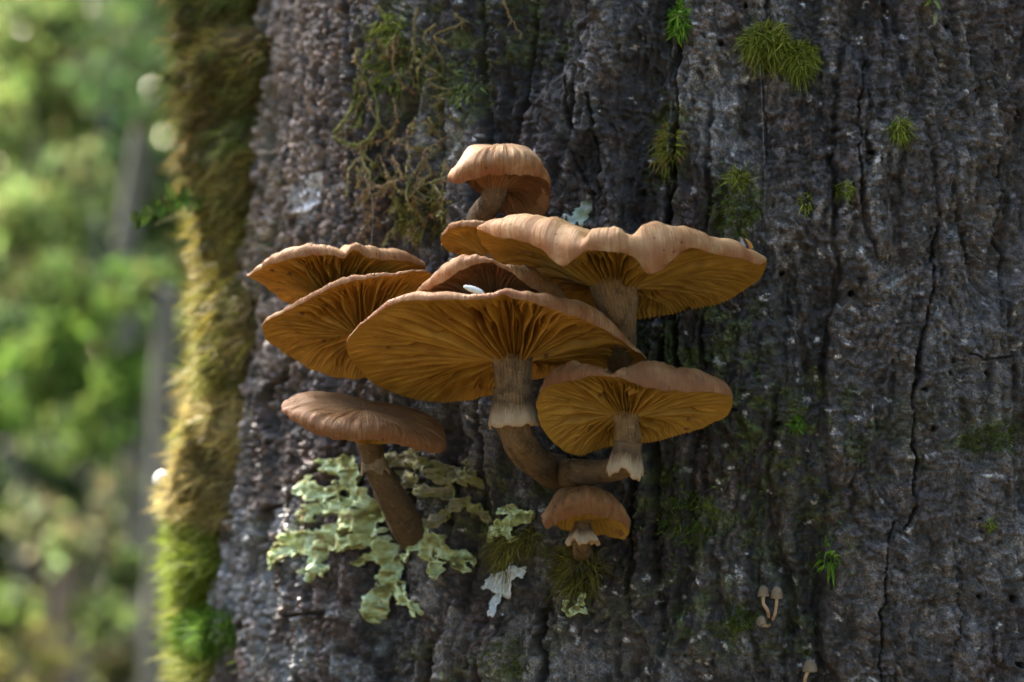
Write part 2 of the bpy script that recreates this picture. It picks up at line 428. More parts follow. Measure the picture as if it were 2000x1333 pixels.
def damp_(wu, wz): return sstep(0.08, 0.45, fbm(wu*46, wz*5.0, 84, 4))
def leftz_(x): return sstep(820, 600, x)*(x > -500)
def bark(ph, z, color=False):
    """relief (m) and colour of the bark at angle ph, height z"""
    u = ph*R0; mm = 1000.0
    x, y = to_px(base_point(ph, z))
    front = sstep(95, 85, np.degrees(np.abs(ph)))
    n1 = fbm(u*60, z*40, 31, 3); n2 = fbm(u*60, z*40, 37, 3); n3 = fbm(u*330, z*260, 33, 3); n4 = fbm(u*330, z*260, 39, 3)
    wu = u+0.004*n1+0.0011*n3; wz = z+0.004*n2+0.0011*n4
    d = 0.0045*fbm(u*18, z*7, 1, 3)
    lz = leftz_(x)
    pl = fbm(wu*85, wz*13, 5, 3)                       # long vertical plates
    d = d-0.0014*(1-np.abs(pl)*3.0).clip(-1, 1)-0.0026*sstep(0.22, 0.5, fbm(wu*70, wz*18, 6, 3))
    fv = fbm(wu*42, wz*5.0, 7, 3)                      # furrows running up the stem
    d = d-0.0050*(1-sstep(0.0, 0.12, np.abs(fv)))*(1-0.6*lz)-0.0030*damp_(wu, wz)
    pt = fbm(wu*95, wz*24, 17, 4, 0.5)                 # flat plates with broken edges
    d = d+0.0030*(sstep(-0.10, -0.02, pt)+0.7*sstep(0.16, 0.23, pt))*(1-0.7*lz)
    rg = fbm(wu*260, wz*62, 12, 4, 0.55)               # broken ridges running up the stem
    rh = fbm(wu*80, wz*560, 13, 3, 0.55)
    d = d+(0.0014+0.0010*lz)*(np.abs(rg)*2.2).clip(0, 1)+0.0007*(np.abs(rh)*2.4).clip(0, 1)*(1-lz)+0.0013*fbm(wu*620, wz*380, 14, 3, 0.6)
    f1, f2, idn = worley(wu*mm/2.8, wz*mm/3.6, 3)
    leftz = sstep(820, 600, x)*(x > -500)
    gran = np.maximum(0.45*sstep(0.0, 0.45, fbm(u*34, z*24, 44, 3)), leftz*0.8)  # where the bark is grainy
    d = d+(0.0021*gran+0.0004)*sstep(0.0, 0.30, f2-f1)*(0.25+1.1*idn)
    g1, g2, idg = worley(wu*mm/8.0, wz*mm/11.0, 8)
    d = d+0.0012*sstep(0.0, 0.16, g2-g1)*idg*(1-gran)+0.0006*idg
    s1, s2, ids = worley(wu*mm/1.6, wz*mm/1.3, 15)
    d = d+0.0013*(s2-s1).clip(0, .5)*(2*ids-0.4).clip(0, 2)
    rid = fbm(wu*130, wz*950, 61, 3)                   # fine level ridges
    right = sstep(1000, 1700, x)
    d = d+0.00060*rid*(0.3+1.0*right)
    xx = x+7*fbm(x/30, y/30, 71, 3); yy = y+7*fbm(x/30, y/30, 72, 3)
    cr = np.zeros_like(u)
    for pts, w, dep in CRACKS:
        pa = np.array(pts); near = (xx > pa[:, 0].min()-5*w) & (xx < pa[:, 0].max()+5*w) & (yy > pa[:, 1].min()-5*w) & (yy < pa[:, 1].max()+5*w)
        if not near.any(): continue
        dd = np.full_like(xx, 1e3); dd[near] = pdist(xx[near], yy[near], pts)
        w = w*(0.85+0.7*fbm(x/55, y/55, 73, 2)).clip(0.3, 1.5)
        k = 1-sstep(w*0.35, w*1.25, dd)
        d = d-dep*k+0.0008*(1-sstep(w*1.2, w*4, dd))*(1-k)*1.0; cr = np.maximum(cr, k)
    for hx, hy, hr in HOLES:
        near = (np.abs(xx-hx) < 2*hr) & (np.abs(yy-hy) < 2*hr)
        if not near.any(): continue
        k = np.zeros_like(xx); k[near] = 1-sstep(hr*0.6, hr*1.1, np.hypot(xx[near]-hx, (yy[near]-hy)*1.05)); d = d-0.006*k; cr = np.maximum(cr, k)
    if not color: return d
    def L(a, b, t): return a*(1-t[..., None])+np.asarray(b, float)*t[..., None]
    big = fbm(u*25, z*14, 81, 4)
    c = np.empty(u.shape+(3,)); c[:] = (0.125, 0.108, 0.102)
    c = L(c, (0.34, 0.325, 0.315), sstep(0.0, 0.5, big))
    c = L(c, (0.050, 0.038, 0.032), sstep(0.05, 0.5, fbm(u*40, z*18, 83, 4))*0.85)
    c = L(c, (0.130, 0.080, 0.070), sstep(0.0, 0.55, fbm(u*33, z*30, 87, 3))*0.6)
    silv = sstep(0.16, 0.23, pt)*(1-lz)*sstep(-0.3, 0.3, fbm(u*30, z*10, 86, 3))
    c = L(c, (0.36, 0.35, 0.345), silv*0.6)
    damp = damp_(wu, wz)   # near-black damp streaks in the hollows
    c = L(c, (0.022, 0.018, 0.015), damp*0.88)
    wet_shade = region(x, y, 1130, 1030, 260, 230, 41)*.75+region(x, y, 1340, 650, 130, 170, 42)*.75+region(x, y, 1125, 300, 70, 160, 43)*.55+region(x, y, 740, 330, 90, 180, 44)*.6+region(x, y, 780, 860, 150, 150, 45)*.7+region(x, y, 440, 880, 60, 130, 46)*.6  # damp patches; the cluster's cast shadow is also painted into the bark here
    c = L(c, (0.030, 0.026, 0.022), wet_shade.clip(0, 1)*sstep(-0.5, 0.3, fbm(wu*110, wz*50, 47, 3)))
    # grains of their own colour
    pink = (idn > 0.62)*gran; c = L(c, (0.24, 0.16, 0.135), pink*0.55)
    dk = (idn < 0.28)*1.0; c = L(c, (0.035, 0.028, 0.026), dk*0.6)
    left = sstep(760, 560, x)*(x > -500)
    up = sstep(760, 620, y)
    warm = left*up  # upper left bark paler: tan grains, with left light put into the colour
    c = L(c, (0.52, 0.41, 0.34), warm*sstep(0.25, 0.7, idn)*0.95)
    c = L(c, (0.20, 0.155, 0.125), warm*0.55)
    cool = region(x, y, 520, 1080, 150, 130, 91)+region(x, y, 600, 1260, 180, 120, 92)+region(x, y, 470, 1130, 50, 90, 90)
    c = L(c, (0.36, 0.40, 0.44), cool.clip(0, 1)*sstep(-0.25, 0.35, fbm(u*160, z*130, 93, 3))*0.9)
    greyr = sstep(1450, 1900, x)
    c = L(c, (0.24, 0.225, 0.22), greyr*sstep(-0.3, 0.4, fbm(u*40, z*16, 94, 3))*0.55)
    # pale crust lichen with its own outline
    for (px, py, rx, ry, k, col) in [(608,385,26,46,.95,(.62,.62,.64)),(475,1130,36,60,.7,(.42,.46,.52)),(1125,430,34,30,.9,(.55,.6,.55)),
         (1740,555,36,22,.6,(.40,.42,.42)),(1150,1290,60,50,.55,(.45,.43,.46)),(560,1290,70,40,.45,(.45,.5,.5)),(500,60,30,80,.35,(.42,.4,.34)),
         (905,1270,40,50,.35,(.3,.32,.34)),(1855,1080,26,18,.6,(.42,.42,.4)),(1620,150,40,60,.3,(.28,.28,.29)),(600,60,60,90,.3,(.40,.36,.33)),
         (1830,1180,80,60,.25,(.3,.3,.31)),(1200,30,70,40,.3,(.25,.26,.29)),(1640,900,50,60,.3,(.28,.27,.26))]:
        c = L(c, col, k*region(x, y, px, py, rx, ry, int(px) % 97, 0.6)*sstep(-0.5, 0.1, fbm(u*300, z*300, 99, 2)))
    # scattered white flecks
    w1, w2, idw = worley((wu+0.0016*fbm(u*700, z*700, 24, 2))*mm/4.2, (wz+0.0016*fbm(u*700, z*700, 25, 2))*mm/3.6, 23)
    dens = 0.03+0.15*region(x, y, 1330, 1240, 330, 190, 51)+0.10*region(x, y, 1700, 620, 320, 260, 52)+0.06*sstep(900, 1300, x)
    fl = (idw < dens)*(1-sstep(0.14, 0.26, w1))
    c = L(c, (0.78, 0.76, 0.76), fl*0.95)
    # film of green algae and tiny moss
    gr = (region(x, y, 830, 150, 130, 190, 53)*.8+region(x, y, 1310, 280, 50, 120, 54)*.9+region(x, y, 1435, 400, 70, 70, 55)*.9
          +region(x, y, 1350, 1000, 130, 90, 56)*.7+region(x, y, 1560, 830, 160, 120, 57)*.5+region(x, y, 980, 1020, 200, 110, 58)*.6
          +region(x, y, 1020, 60, 120, 80, 59)*.6+region(x, y, 1940, 850, 110, 50, 60)*.7+region(x, y, 900, 1290, 150, 60, 61)*.5
          +region(x, y, 500, 300, 60, 330, 62)*.45+region(x, y, 1450, 1230, 160, 70, 63)*.5+region(x, y, 1300, 620, 200, 140, 64)*.5)
    gr = gr+region(x, y, 1480, 950, 230, 230, 66)*.45+region(x, y, 1400, 700, 120, 200, 67)*.45+region(x, y, 1800, 850, 200, 90, 68)*.3+region(x, y, 1250, 1200, 240, 110, 69)*.35
    gm = gr.clip(0, 1)*sstep(-0.15, 0.3, fbm(u*220, z*220, 65, 3))
    c = L(c, (0.105, 0.135, 0.022), gm*0.85)
    sp = fbm(wu*900, wz*700, 88, 3)
    var = (0.50+0.95*idn**1.4)*gran+(1-gran)*(0.72+0.5*sstep(-0.4, 0.5, rg)+0.25*sstep(0.1, 0.5, rh))
    c = c*(var*(0.72+0.6*ids**2)*(0.72+0.75*sstep(-0.35, 0.45, sp)))[..., None]*np.array([0.68, 0.63, 0.575])
    c = L(c, (0.02, 0.016, 0.014), cr*0.9)
    return d, c.clip(0.01, 0.8)

def surf(x, y, lift=0.0, relief=True):
    """photo pixel -> point on the bark, its outward normal"""
    x = np.atleast_1d(np.asarray(x, float)); y = np.atleast_1d(np.asarray(y, float))
    x, y = np.broadcast_arrays(x, y)
    D = np.stack([(x-1000)*PX, np.ones_like(x), -(y-666.5)*PX], -1)
    z = np.full(x.shape, CAMZ)-(y-666.5)*PX*1.05
    for _ in range(4):
        r = radius(z)-1e-5
        a = D[..., 0]**2+1; b = -2*(D[..., 0]*CX+(CY+1)); cc = CX**2+(CY+1)**2-r**2
        disc = np.maximum(b*b-4*a*cc, 0); t = (-b-np.sqrt(disc))/(2*a)
        z = CAMZ+t*D[..., 2]
    P = np.array([0, -1.0, CAMZ])+D*t[..., None]
    Nn = np.stack([P[..., 0]-CX, P[..., 1]-CY, 0*z], -1); Nn /= np.linalg.norm(Nn, axis=-1)[..., None]
    ph = np.arctan2(-Nn[..., 0], -Nn[..., 1])
    if relief: P = P+Nn*(bark(ph, z)+lift)[..., None]
    else: P = P+Nn*np.broadcast_to(np.asarray(lift, float), ph.shape)[..., None]
    return P, Nn

def graded(parts):
    out = []
    for a, b, n in parts: out.append(np.linspace(a, b, n, endpoint=False))
    out.append([parts[-1][1]]); return np.concatenate(out)
phs = np.radians(graded([(-180, -40, 50), (-40, -22, 45), (-22, 52, 600), (52, 76, 150), (76, 92, 60), (92, 110, 30), (110, 180, 30)]))[:-1]
zs = graded([(-0.06, 0.9, 40), (0.9, 1.11, 80), (1.11, 1.39, 530), (1.39, 1.6, 80), (1.6, 4.5, 40)])
PH, ZZ = np.meshgrid(phs, zs)
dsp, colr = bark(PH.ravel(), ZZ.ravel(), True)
PB = base_point(PH.ravel(), ZZ.ravel())
NB = np.stack([-np.sin(PH.ravel()), -np.cos(PH.ravel()), 0*dsp], -1)
tree = empty('tree', (CX, CY, 0), 'broad dark grey barked tree trunk carrying the cluster of brown mushrooms', 'tree')
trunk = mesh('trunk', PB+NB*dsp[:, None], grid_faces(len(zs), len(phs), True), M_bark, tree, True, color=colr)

# ------------------------------------------------------------------ mushrooms
def ysurf(x, y):
    P, _ = surf(x, y, 0, False); return P[..., 1]

def make_stem(parent, keys, mat, base_px, seed, n=48, nseg=28, rough=0.10):
    """keys: (x, y, Y, radius px); ends inside the bark"""
    K = [list(k) for k in keys]
    P = np.array([at(k[0], k[1], k[2]) for k in K]); r = np.array([k[3]*PX*(1+k[2]) for k in K])
    pts = catmull(np.concatenate([P, r[:, None]], 1), n)
    return tri_tube_build('stem', tube(pts[:, :3], pts[:, 3], nseg, seed, rough), mat, parent), pts

def make_ring(parent, c, axis, r0, r1, h, seed, ragged=0.35, mat=None, tiltv=(0, 0, 0), gap=None):
    """torn skirt round the stem: c world centre, axis down the stem"""
    ax = np.asarray(axis, float); ax /= np.linalg.norm(ax)
    A = np.cross(ax, [0.2, 1, 0.1]); A /= np.linalg.norm(A); B = np.cross(ax, A)
    nt_, nr_ = 72, 12
    th = np.arange(nt_)/nt_*2*np.pi; V = []; UV = []
    edge = 1+ragged*fbm(np.cos(th)*2.5+seed, np.sin(th)*2.5, seed, 4)
    fl = 1+0.28*fbm(np.cos(th)*3+seed, np.sin(th)*3+4, seed+3, 3)
    for k in range(nr_):
        t = k/(nr_-1)
        rr = r0*0.97+(r1-r0*0.97)*(t**1.5)*fl*(1 if t < 0.85 else 1-0.5*(t-0.85))
        hh = h*t*edge
        q = c+ax*hh[:, None]+A*(rr*np.cos(th))[:, None]+B*(rr*np.sin(th))[:, None]+np.asarray(tiltv)*t*t
        V.append(q); UV.append(np.stack([th/(2*np.pi), 0*th+t], -1))
    o = mesh('ring', np.concatenate(V), grid_faces(nr_, nt_, True), mat or M_ring, parent, True, np.concatenate(UV))
    s = o.modifiers.new('thick', 'SOLIDIFY'); s.thickness = 0.0007; s.offset = 0
    return o

def mushroom(label, rim, band, attach, Yc, amp, up, mats, Ng=60, gd=10, arch=0, apex=40, r0=0.82, stem_r=30, seed=1, stem=None,
             wave=0.5, dY=0.0, group='brown gilled mushrooms growing on the trunk', teeth=1.5, bulge=0.12, dish=0.0, bk=1.3, ribs=190):
    """rim: (theta, x, y) of the gill edge; theta 90 faces the camera. band: (theta, height px of the rolled edge)."""
    capm, gillm, stemm = mats
    rim_w = lambda th: periodic(rim, th)
    A0 = at(attach[0], attach[1], Yc+dY)
    root = empty('mushroom', A0, label, 'mushroom', group)
    up = np.asarray(up, float); up /= np.linalg.norm(up)
    def bandf(th):
        b = periodic(band, th)[:, 0]*bk
        return np.maximum(b, gd*0.42)*(1+0.10*vn(th*9, 0*th, seed+60))
    def rim3(th, tee=0):
        xy = rim_w(th); x = xy[:, 0]+1.5*vn(th*14, 0*th, seed+61); y = xy[:, 1]+tee+1.8*vn(th*9, 0*th+3, seed+62)+0.6*vn(th*30, 0*th+3, seed+63)
        Y = Yc-amp*np.sin(th)
        Y = np.minimum(Y, ysurf(x, y)-0.006)
        return at(x, y, Y)
    # skin
    nth = 640
    th = np.arange(nth)/nth*2*np.pi
    RW = rim3(th); B = bandf(th)*PX
    C0 = RW.mean(0)
    rs = 1-np.concatenate([[0], np.linspace(0.006, 1, 26)**1.7])
    V = []; UV = []
    for k, r in enumerate(rs):
        s = np.sqrt(np.clip(1-(np.clip((r-r0)/(1-r0), 0, 1))**2, 0, 1))
        w = sstep(0.08, 0.62, 1-r)
        h = B*s*(1-w)+apex*PX*w
        if r0 < 0.6:
            wd = sstep(0.0, 0.4, 1-r); h = B*s*(1-wd)+apex*PX*math.sqrt(max(0, 1-r**2.4))*wd
        h = h-dish*PX*sstep(0.45, 1.0, 1-r)
        out = 1+bulge*(B/np.linalg.norm(RW-C0, axis=1))*np.sin(np.pi*np.clip(s, 0, 1))*(r > r0)
        jit = 0.9*PX*fbm(np.cos(th)*r*5+seed, np.sin(th)*r*5-seed, seed+40, 4)*sstep(0, 0.08, 1-r)
        fine = 0.7*PX*vn(th*ribs/6.283+2*vn(th*3, 0*th+r*3, seed), 0*th+r*3+seed, seed+50)*sstep(0, 0.02, 1-r)*sstep(0.45, 0.85, r)
        V.append(C0+(RW-C0)*(r*out)[:, None]+up*(h+jit*2.2+fine)[:, None]); UV.append(np.stack([th/(2*np.pi), 0*th+r], -1))
    m = MB(); F = grid_faces(len(rs), nth, True)
    m.add(np.concatenate(V), F[:, ::-1], UV=np.concatenate(UV)); m.build('cap', capm, root)
    # gills
    cells = 4*Ng; spc = 4; nth = cells*spc
    i = np.arange(nth); cell = i/spc
    tee = teeth*np.where(np.round(cell) == cell, 1.0, -0.3)*(h2(i, 0*i, seed)*0.8+0.4)
    th0 = i/nth*2*np.pi
    RW = rim3(th0, 0); RW = RW-up*(tee*PX)[:, None]*sstep(-0.2, -0.9, np.sin(th0))[:, None]
    nq = 34; qs = np.concatenate([[0], np.linspace(0.02, 1.0, nq-1)])
    # the ring where the gills run on to the stem
    sr = stem_r*PX
    d0 = np.abs((cell/4)-np.round(cell/4))*4; d1 = np.abs(((cell-2)/4)-np.round((cell-2)/4))*4; d2 = np.abs(((cell-1)/2)-np.round((cell-1)/2))*2
    id0 = h2(np.round(cell/4) % Ng, 0*i, seed+1); id1 = h2(np.round((cell-2)/4) % Ng, 0*i, seed+2); id2 = h2(np.round((cell-1)/2) % (2*Ng), 0*i, seed+3)
    V = []; UV = []
    for q in qs:
        ph = th0+(1.3*wave/Ng)*vn(np.cos(th0)*Ng*0.16+q*2.5, np.sin(th0)*Ng*0.16-q*1.7, seed+7)*np.sin(np.pi*min(q*1.3, 1))*3
        ph = ph+(2*np.pi/Ng)*0.42*vn(cell/4*0.9, 0*cell+q*3.4, seed+8)*math.sin(math.pi*min(1, q*1.15))*sstep(0, 6, i)*sstep(0, 6, nth-i)
        S = A0+np.stack([sr*np.cos(ph), -sr*np.sin(ph), 0*ph], -1)
        w0 = 0.60+0.75*q; w1 = 0.60+0.5*q
        e0 = np.clip(1-d0/w0, 0, 1)**0.75
        e1 = np.clip(1-d1/w1, 0, 1)**0.75*(1-sstep(0.20+0.3*id1, 0.38+0.3*id1, q))
        e2 = np.clip(1-d2/0.75, 0, 1)**0.75*(1-sstep(0.08+0.2*id2, 0.18+0.2*id2, q))
        e = np.maximum(np.maximum(e0*(0.75+0.5*id0), e1*(0.7+0.3*id1)), e2*0.65)
        lim = np.clip(bandf(th0)*0.62/gd, 0.15, 1); lim = lim*(1-sstep(0.15, 0.5, q))+np.maximum(lim, min(1, 0.6*apex/gd))*sstep(0.15, 0.5, q)
        dep = gd*PX*lim*sstep(0.0, 0.16, q)*(1-0.45*sstep(0.75, 1.0, q))
        RQ = np.stack([np.interp(np.mod(ph, 2*np.pi), np.append(th0, 2*np.pi), np.append(RW[:, k], RW[0, k])) for k in range(3)], -1)
        base = RQ*(1-q)+S*q
        # keep the ring shape away from the straight line near the stem
        base = base+up*(arch*PX*np.sin(np.pi*q**0.8)+dep*(1-e))[:, None]
        V.append(base); UV.append(np.stack([ph/(2*np.pi), 0*ph+q], -1))
    m = MB(); m.add(np.concatenate(V), grid_faces(nq, nth, True), UV=np.concatenate(UV))
    gl = m.build('gills', gillm, root); gl['kind'] = 'stuff'
    st = None
    if stem:
        st = make_stem(root, stem, stemm, None, seed)
    return root, st

def UP(t): return (0, math.sin(math.radians(t)), math.cos(math.radians(t)))
BARK = lambda x, y, k=0.0: float(ysurf(x, y)[0])+k

# the broad one in the middle
r, st = mushroom('largest mushroom, broad wavy cap showing ochre gills, white grain on its rim',
    [(0,1262,702),(12,1235,682),(25,1200,655),(40,1150,630),(57,1080,603),(72,1030,588),(80,1003,583),(86,985,575),(92,960,582),(104,905,585),(118,845,585),(132,785,590),(146,735,612),(160,700,640),(176,679,664),
     (192,682,694),(208,706,728),(222,742,755),(236,795,775),(250,850,785),(262,900,784),(275,950,775),(292,1010,752),(312,1080,735),(332,1165,722),(348,1230,714)],
    [(0,8),(12,22),(25,36),(40,38),(57,30),(72,22),(80,24),(88,16),(104,18),(118,20),(132,22),(146,16),(160,9),(176,5),(200,8),(250,14),(300,14),(340,8)],
    (1000,704), 0.0, 0.045, UP(22), (M_cap_pink, M_gill, M_stem), Ng=48, gd=36, arch=12, apex=66, r0=0.84, stem_r=40, seed=3, wave=1.0,
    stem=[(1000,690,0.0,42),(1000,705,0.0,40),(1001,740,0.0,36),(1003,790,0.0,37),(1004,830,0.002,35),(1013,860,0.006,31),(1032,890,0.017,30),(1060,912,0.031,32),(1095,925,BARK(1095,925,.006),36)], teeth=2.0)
make_ring(r, at(1001,756,0.0), (0.03, 0.05, -1), 37*PX, 50*PX, 74*PX, 5, 0.16)
# upper right, wavy
r, st = mushroom('large pale mushroom with a strongly wavy cap edge',
    [(0,1497,512),(10,1485,516),(20,1450,507),(33,1400,497),(47,1348,485),(56,1315,505),(63,1290,528),(70,1262,534),(77,1244,505),(84,1225,496),(92,1195,494),(102,1155,490),(108,1136,495),(116,1112,513),(123,1094,518),(131,1070,500),(140,1045,481),(152,1005,468),(166,962,461),(180,932,449),
     (198,945,480),(220,1000,540),(240,1080,585),(258,1165,615),(272,1240,625),(286,1310,614),(302,1375,600),(320,1435,578),(340,1483,545)],
    [(0,10),(10,26),(20,33),(33,34),(47,36),(56,52),(63,72),(70,66),(77,38),(84,36),(92,42),(102,38),(108,30),(116,52),(123,58),(131,58),(140,50),(152,42),(166,36),(180,12),(200,8),(260,14),(320,10),(345,8)],
    (1200,560), -0.012, 0.042, UP(14), (M_cap_pale, M_gill_o, M_stem), Ng=48, gd=34, arch=16, apex=62, r0=0.86, stem_r=46, seed=11, wave=0.9, teeth=4.5,
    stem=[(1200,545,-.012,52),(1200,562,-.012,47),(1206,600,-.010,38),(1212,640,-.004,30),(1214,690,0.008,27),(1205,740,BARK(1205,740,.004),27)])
# left, upper of the pair
r, st = mushroom('upper of two overlapping mushrooms left of the largest, pale notched rim',
    [(0,832,522),(12,826,519),(25,800,513),(40,760,508),(55,722,504),(66,698,492),(74,684,492),(80,674,503),(88,650,499),(100,615,499),(118,570,505),(135,535,514),(152,508,526),(168,490,537),(180,483,540),(196,495,547),(214,522,563),(232,558,590),(255,620,612),(280,700,612),(310,775,590),(340,820,550)],
    [(0,8),(12,16),(25,22),(40,24),(55,24),(66,20),(74,17),(80,16),(88,19),(100,24),(118,26),(135,22),(152,16),(168,11),(180,4),(220,8),(270,12),(320,8)],
    (655,590), 0.05, 0.026, UP(18), (M_cap_pale, M_gill, M_stem), Ng=38, gd=26, arch=8, apex=46, r0=0.85, stem_r=24, seed=17,
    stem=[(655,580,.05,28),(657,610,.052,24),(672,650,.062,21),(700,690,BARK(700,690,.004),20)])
# left, lower of the pair
r, st = mushroom('lower of two overlapping mushrooms left of the largest, thin pale rim',
    [(0,860,620),(25,858,560),(45,838,535),(60,812,532),(74,775,537),(88,732,542),(102,688,550),(116,645,564),(130,603,585),(143,570,604),(156,538,618),(168,518,630),(180,513,646),(195,522,664),(210,546,684),(225,578,704),(240,615,724),(255,655,738),(270,700,740),(295,775,725),(330,840,680)],
    [(0,8),(25,8),(60,8),(74,10),(88,13),(102,16),(116,17),(130,16),(143,15),(156,13),(168,12),(180,6),(225,7),(270,10),(320,8)],
    (712,655), 0.038, 0.028, UP(26), (M_cap_pale, M_gill, M_stem), Ng=40, gd=26, arch=10, apex=58, r0=0.87, stem_r=24, seed=23,
    stem=[(712,645,.038,28),(714,670,.04,24),(730,710,.055,22),(765,745,BARK(765,745,.004),22)])
# the arched one behind
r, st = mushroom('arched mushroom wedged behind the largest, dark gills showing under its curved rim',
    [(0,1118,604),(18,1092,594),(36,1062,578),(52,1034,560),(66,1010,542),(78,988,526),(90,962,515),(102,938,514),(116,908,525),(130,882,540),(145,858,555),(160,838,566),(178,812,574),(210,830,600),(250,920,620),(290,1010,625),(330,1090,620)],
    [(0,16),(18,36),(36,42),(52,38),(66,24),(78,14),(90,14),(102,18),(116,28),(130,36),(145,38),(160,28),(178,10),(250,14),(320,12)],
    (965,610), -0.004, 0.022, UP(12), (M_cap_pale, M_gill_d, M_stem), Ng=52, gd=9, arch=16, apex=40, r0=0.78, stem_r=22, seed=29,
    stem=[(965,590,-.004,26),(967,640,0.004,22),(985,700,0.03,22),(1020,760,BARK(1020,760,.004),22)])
# the little cap that shows behind the wavy one
r, st = mushroom('small rounded pale cap half hidden behind the left end of the wavy mushroom',
    [(0,1030,490),(40,1005,458),(75,955,447),(100,920,443),(125,893,444),(150,872,453),(170,861,466),(190,864,480),(210,878,492),(240,915,508),(270,960,520),(320,1015,515)],
    [(0,8),(40,14),(75,18),(100,15),(125,14),(150,14),(170,6),(200,6),(270,8),(330,8)],
    (962,500), 0.022, 0.015, UP(16), (M_cap_pale, M_gill_o, M_stem), Ng=36, gd=5, arch=8, apex=20, r0=0.82, stem_r=14, seed=31,
    stem=[(962,492,.022,17),(963,530,.026,14),(975,580,BARK(975,580,.004),14)])
# right, below
r, st = mushroom('olive gilled mushroom with notched brown rim, sharing its stem base with the largest',
    [(0,1430,789),(10,1425,776),(22,1402,769),(40,1350,766),(58,1298,762),(74,1252,754),(88,1215,741),(97,1192,735),(108,1168,734),(122,1130,740),(138,1095,748),(153,1068,757),(167,1053,772),(180,1048,795),(195,1055,828),(212,1076,860),(230,1108,884),(244,1135,889),(258,1168,878),(274,1215,869),(292,1270,864),(308,1320,852),(325,1376,834),(343,1418,814)],
    [(0,10),(10,28),(22,38),(40,46),(58,50),(74,45),(88,24),(97,8),(108,18),(122,30),(138,37),(153,32),(167,16),(180,8),(230,8),(270,12),(320,9),(345,7)],
    (1222,812), -0.012, 0.030, UP(22), (M_cap_brown, M_gill_o, M_stem), Ng=42, gd=24, arch=8, apex=44, r0=0.82, stem_r=27, seed=37, wave=0.8, teeth=3.0,
    stem=[(1221,800,-.012,30),(1222,815,-.012,27),(1226,850,-.012,25),(1227,885,-.010,25),(1220,908,-.004,24),(1195,918,0.004,22),(1160,922,0.012,23),(1125,922,0.022,26),(1095,924,BARK(1095,924,.006),28)])
make_ring(r, at(1226,862,-.0115), (-0.10, 0.05, -1), 25.5*PX, 36*PX, 58*PX, 9, 0.45)
# lower left, seen from above its edge
r, st = mushroom('brown domed mushroom with a ribbed cap on a bent stem, standing over the green lichen',
    [(0,868,866),(15,866,880),(28,848,884),(45,812,879),(62,775,868),(80,735,861),(98,695,862),(116,650,858),(134,612,846),(152,580,828),(168,558,812),(180,550,802),(200,562,788),(225,610,786),(250,680,799),(275,745,812),(300,806,824),(330,856,842)],
    [(0,26),(15,38),(28,44),(45,46),(62,46),(80,46),(98,46),(116,46),(134,44),(152,36),(168,24),(180,12),(200,22),(225,28),(250,28),(275,30),(300,32),(330,32)],
    (722,868), 0.030, 0.026, UP(-12), (M_cap_brown, M_gill_o, M_stem_d), Ng=48, gd=8, arch=14, apex=48, r0=0.5, stem_r=21, seed=41,
    stem=[(716,842,.030,26),(722,868,.031,22),(731,905,.034,23),(748,940,.042,25),(772,985,.057,30),(795,1025,.070,34),(812,1052,BARK(812,1052,.004),33)], bulge=0.2, dish=10)
make_ring(r, at(727,888,.033), (0.18, 0.1, -1), 22*PX, 28*PX, 36*PX, 14, 0.7, M_ring_d)
# small one at the top
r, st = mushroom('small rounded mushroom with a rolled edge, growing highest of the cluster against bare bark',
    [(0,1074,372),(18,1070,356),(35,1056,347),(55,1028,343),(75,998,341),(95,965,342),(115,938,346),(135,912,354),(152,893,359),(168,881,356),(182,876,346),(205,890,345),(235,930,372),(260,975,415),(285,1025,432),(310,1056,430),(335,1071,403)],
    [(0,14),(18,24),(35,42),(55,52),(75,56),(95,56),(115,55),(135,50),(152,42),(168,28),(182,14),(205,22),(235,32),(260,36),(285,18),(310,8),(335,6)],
    (968,372), 0.020, 0.017, UP(8), (M_cap_pink, M_gill_d, M_stem_d), Ng=36, gd=5, arch=26, apex=86, r0=0.4, stem_r=24, seed=47,  # darker stem material stands in for the shade below this cap
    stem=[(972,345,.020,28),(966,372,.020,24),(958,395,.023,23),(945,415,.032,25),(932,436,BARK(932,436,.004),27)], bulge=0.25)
# small one at the bottom
r, st = mushroom('small domed brown mushroom with frilled cream ring above moss tufts',
    [(0,1229,1038),(14,1227,1030),(30,1214,1022),(50,1194,1013),(70,1170,1008),(90,1146,1006),(108,1122,1009),(124,1100,1016),(140,1082,1026),(158,1070,1034),(175,1061,1022),(195,1062,1012),(230,1090,1030),(265,1140,1045),(300,1180,1046),(325,1202,1052),(345,1222,1052)],
    [(0,14),(14,32),(30,46),(50,52),(70,55),(90,57),(108,56),(124,50),(140,44),(158,34),(175,16),(195,18),(230,24),(265,30),(300,18),(330,8)],
    (1136,1018), 0.012, 0.015, UP(4), (M_cap_brown, M_gill_o, M_stem), Ng=34, gd=5, arch=20, apex=76, r0=0.40, stem_r=15, seed=53,
    stem=[(1142,1000,.012,18),(1138,1022,.012,15),(1136,1045,.014,15),(1136,1068,.022,17),(1138,1088,BARK(1138,1088,.004),18)], bulge=0.22)
make_ring(r, at(1138,1022,.012), (0, -0.1, -1), 15*PX, 34*PX, 38*PX, 19, 0.4)

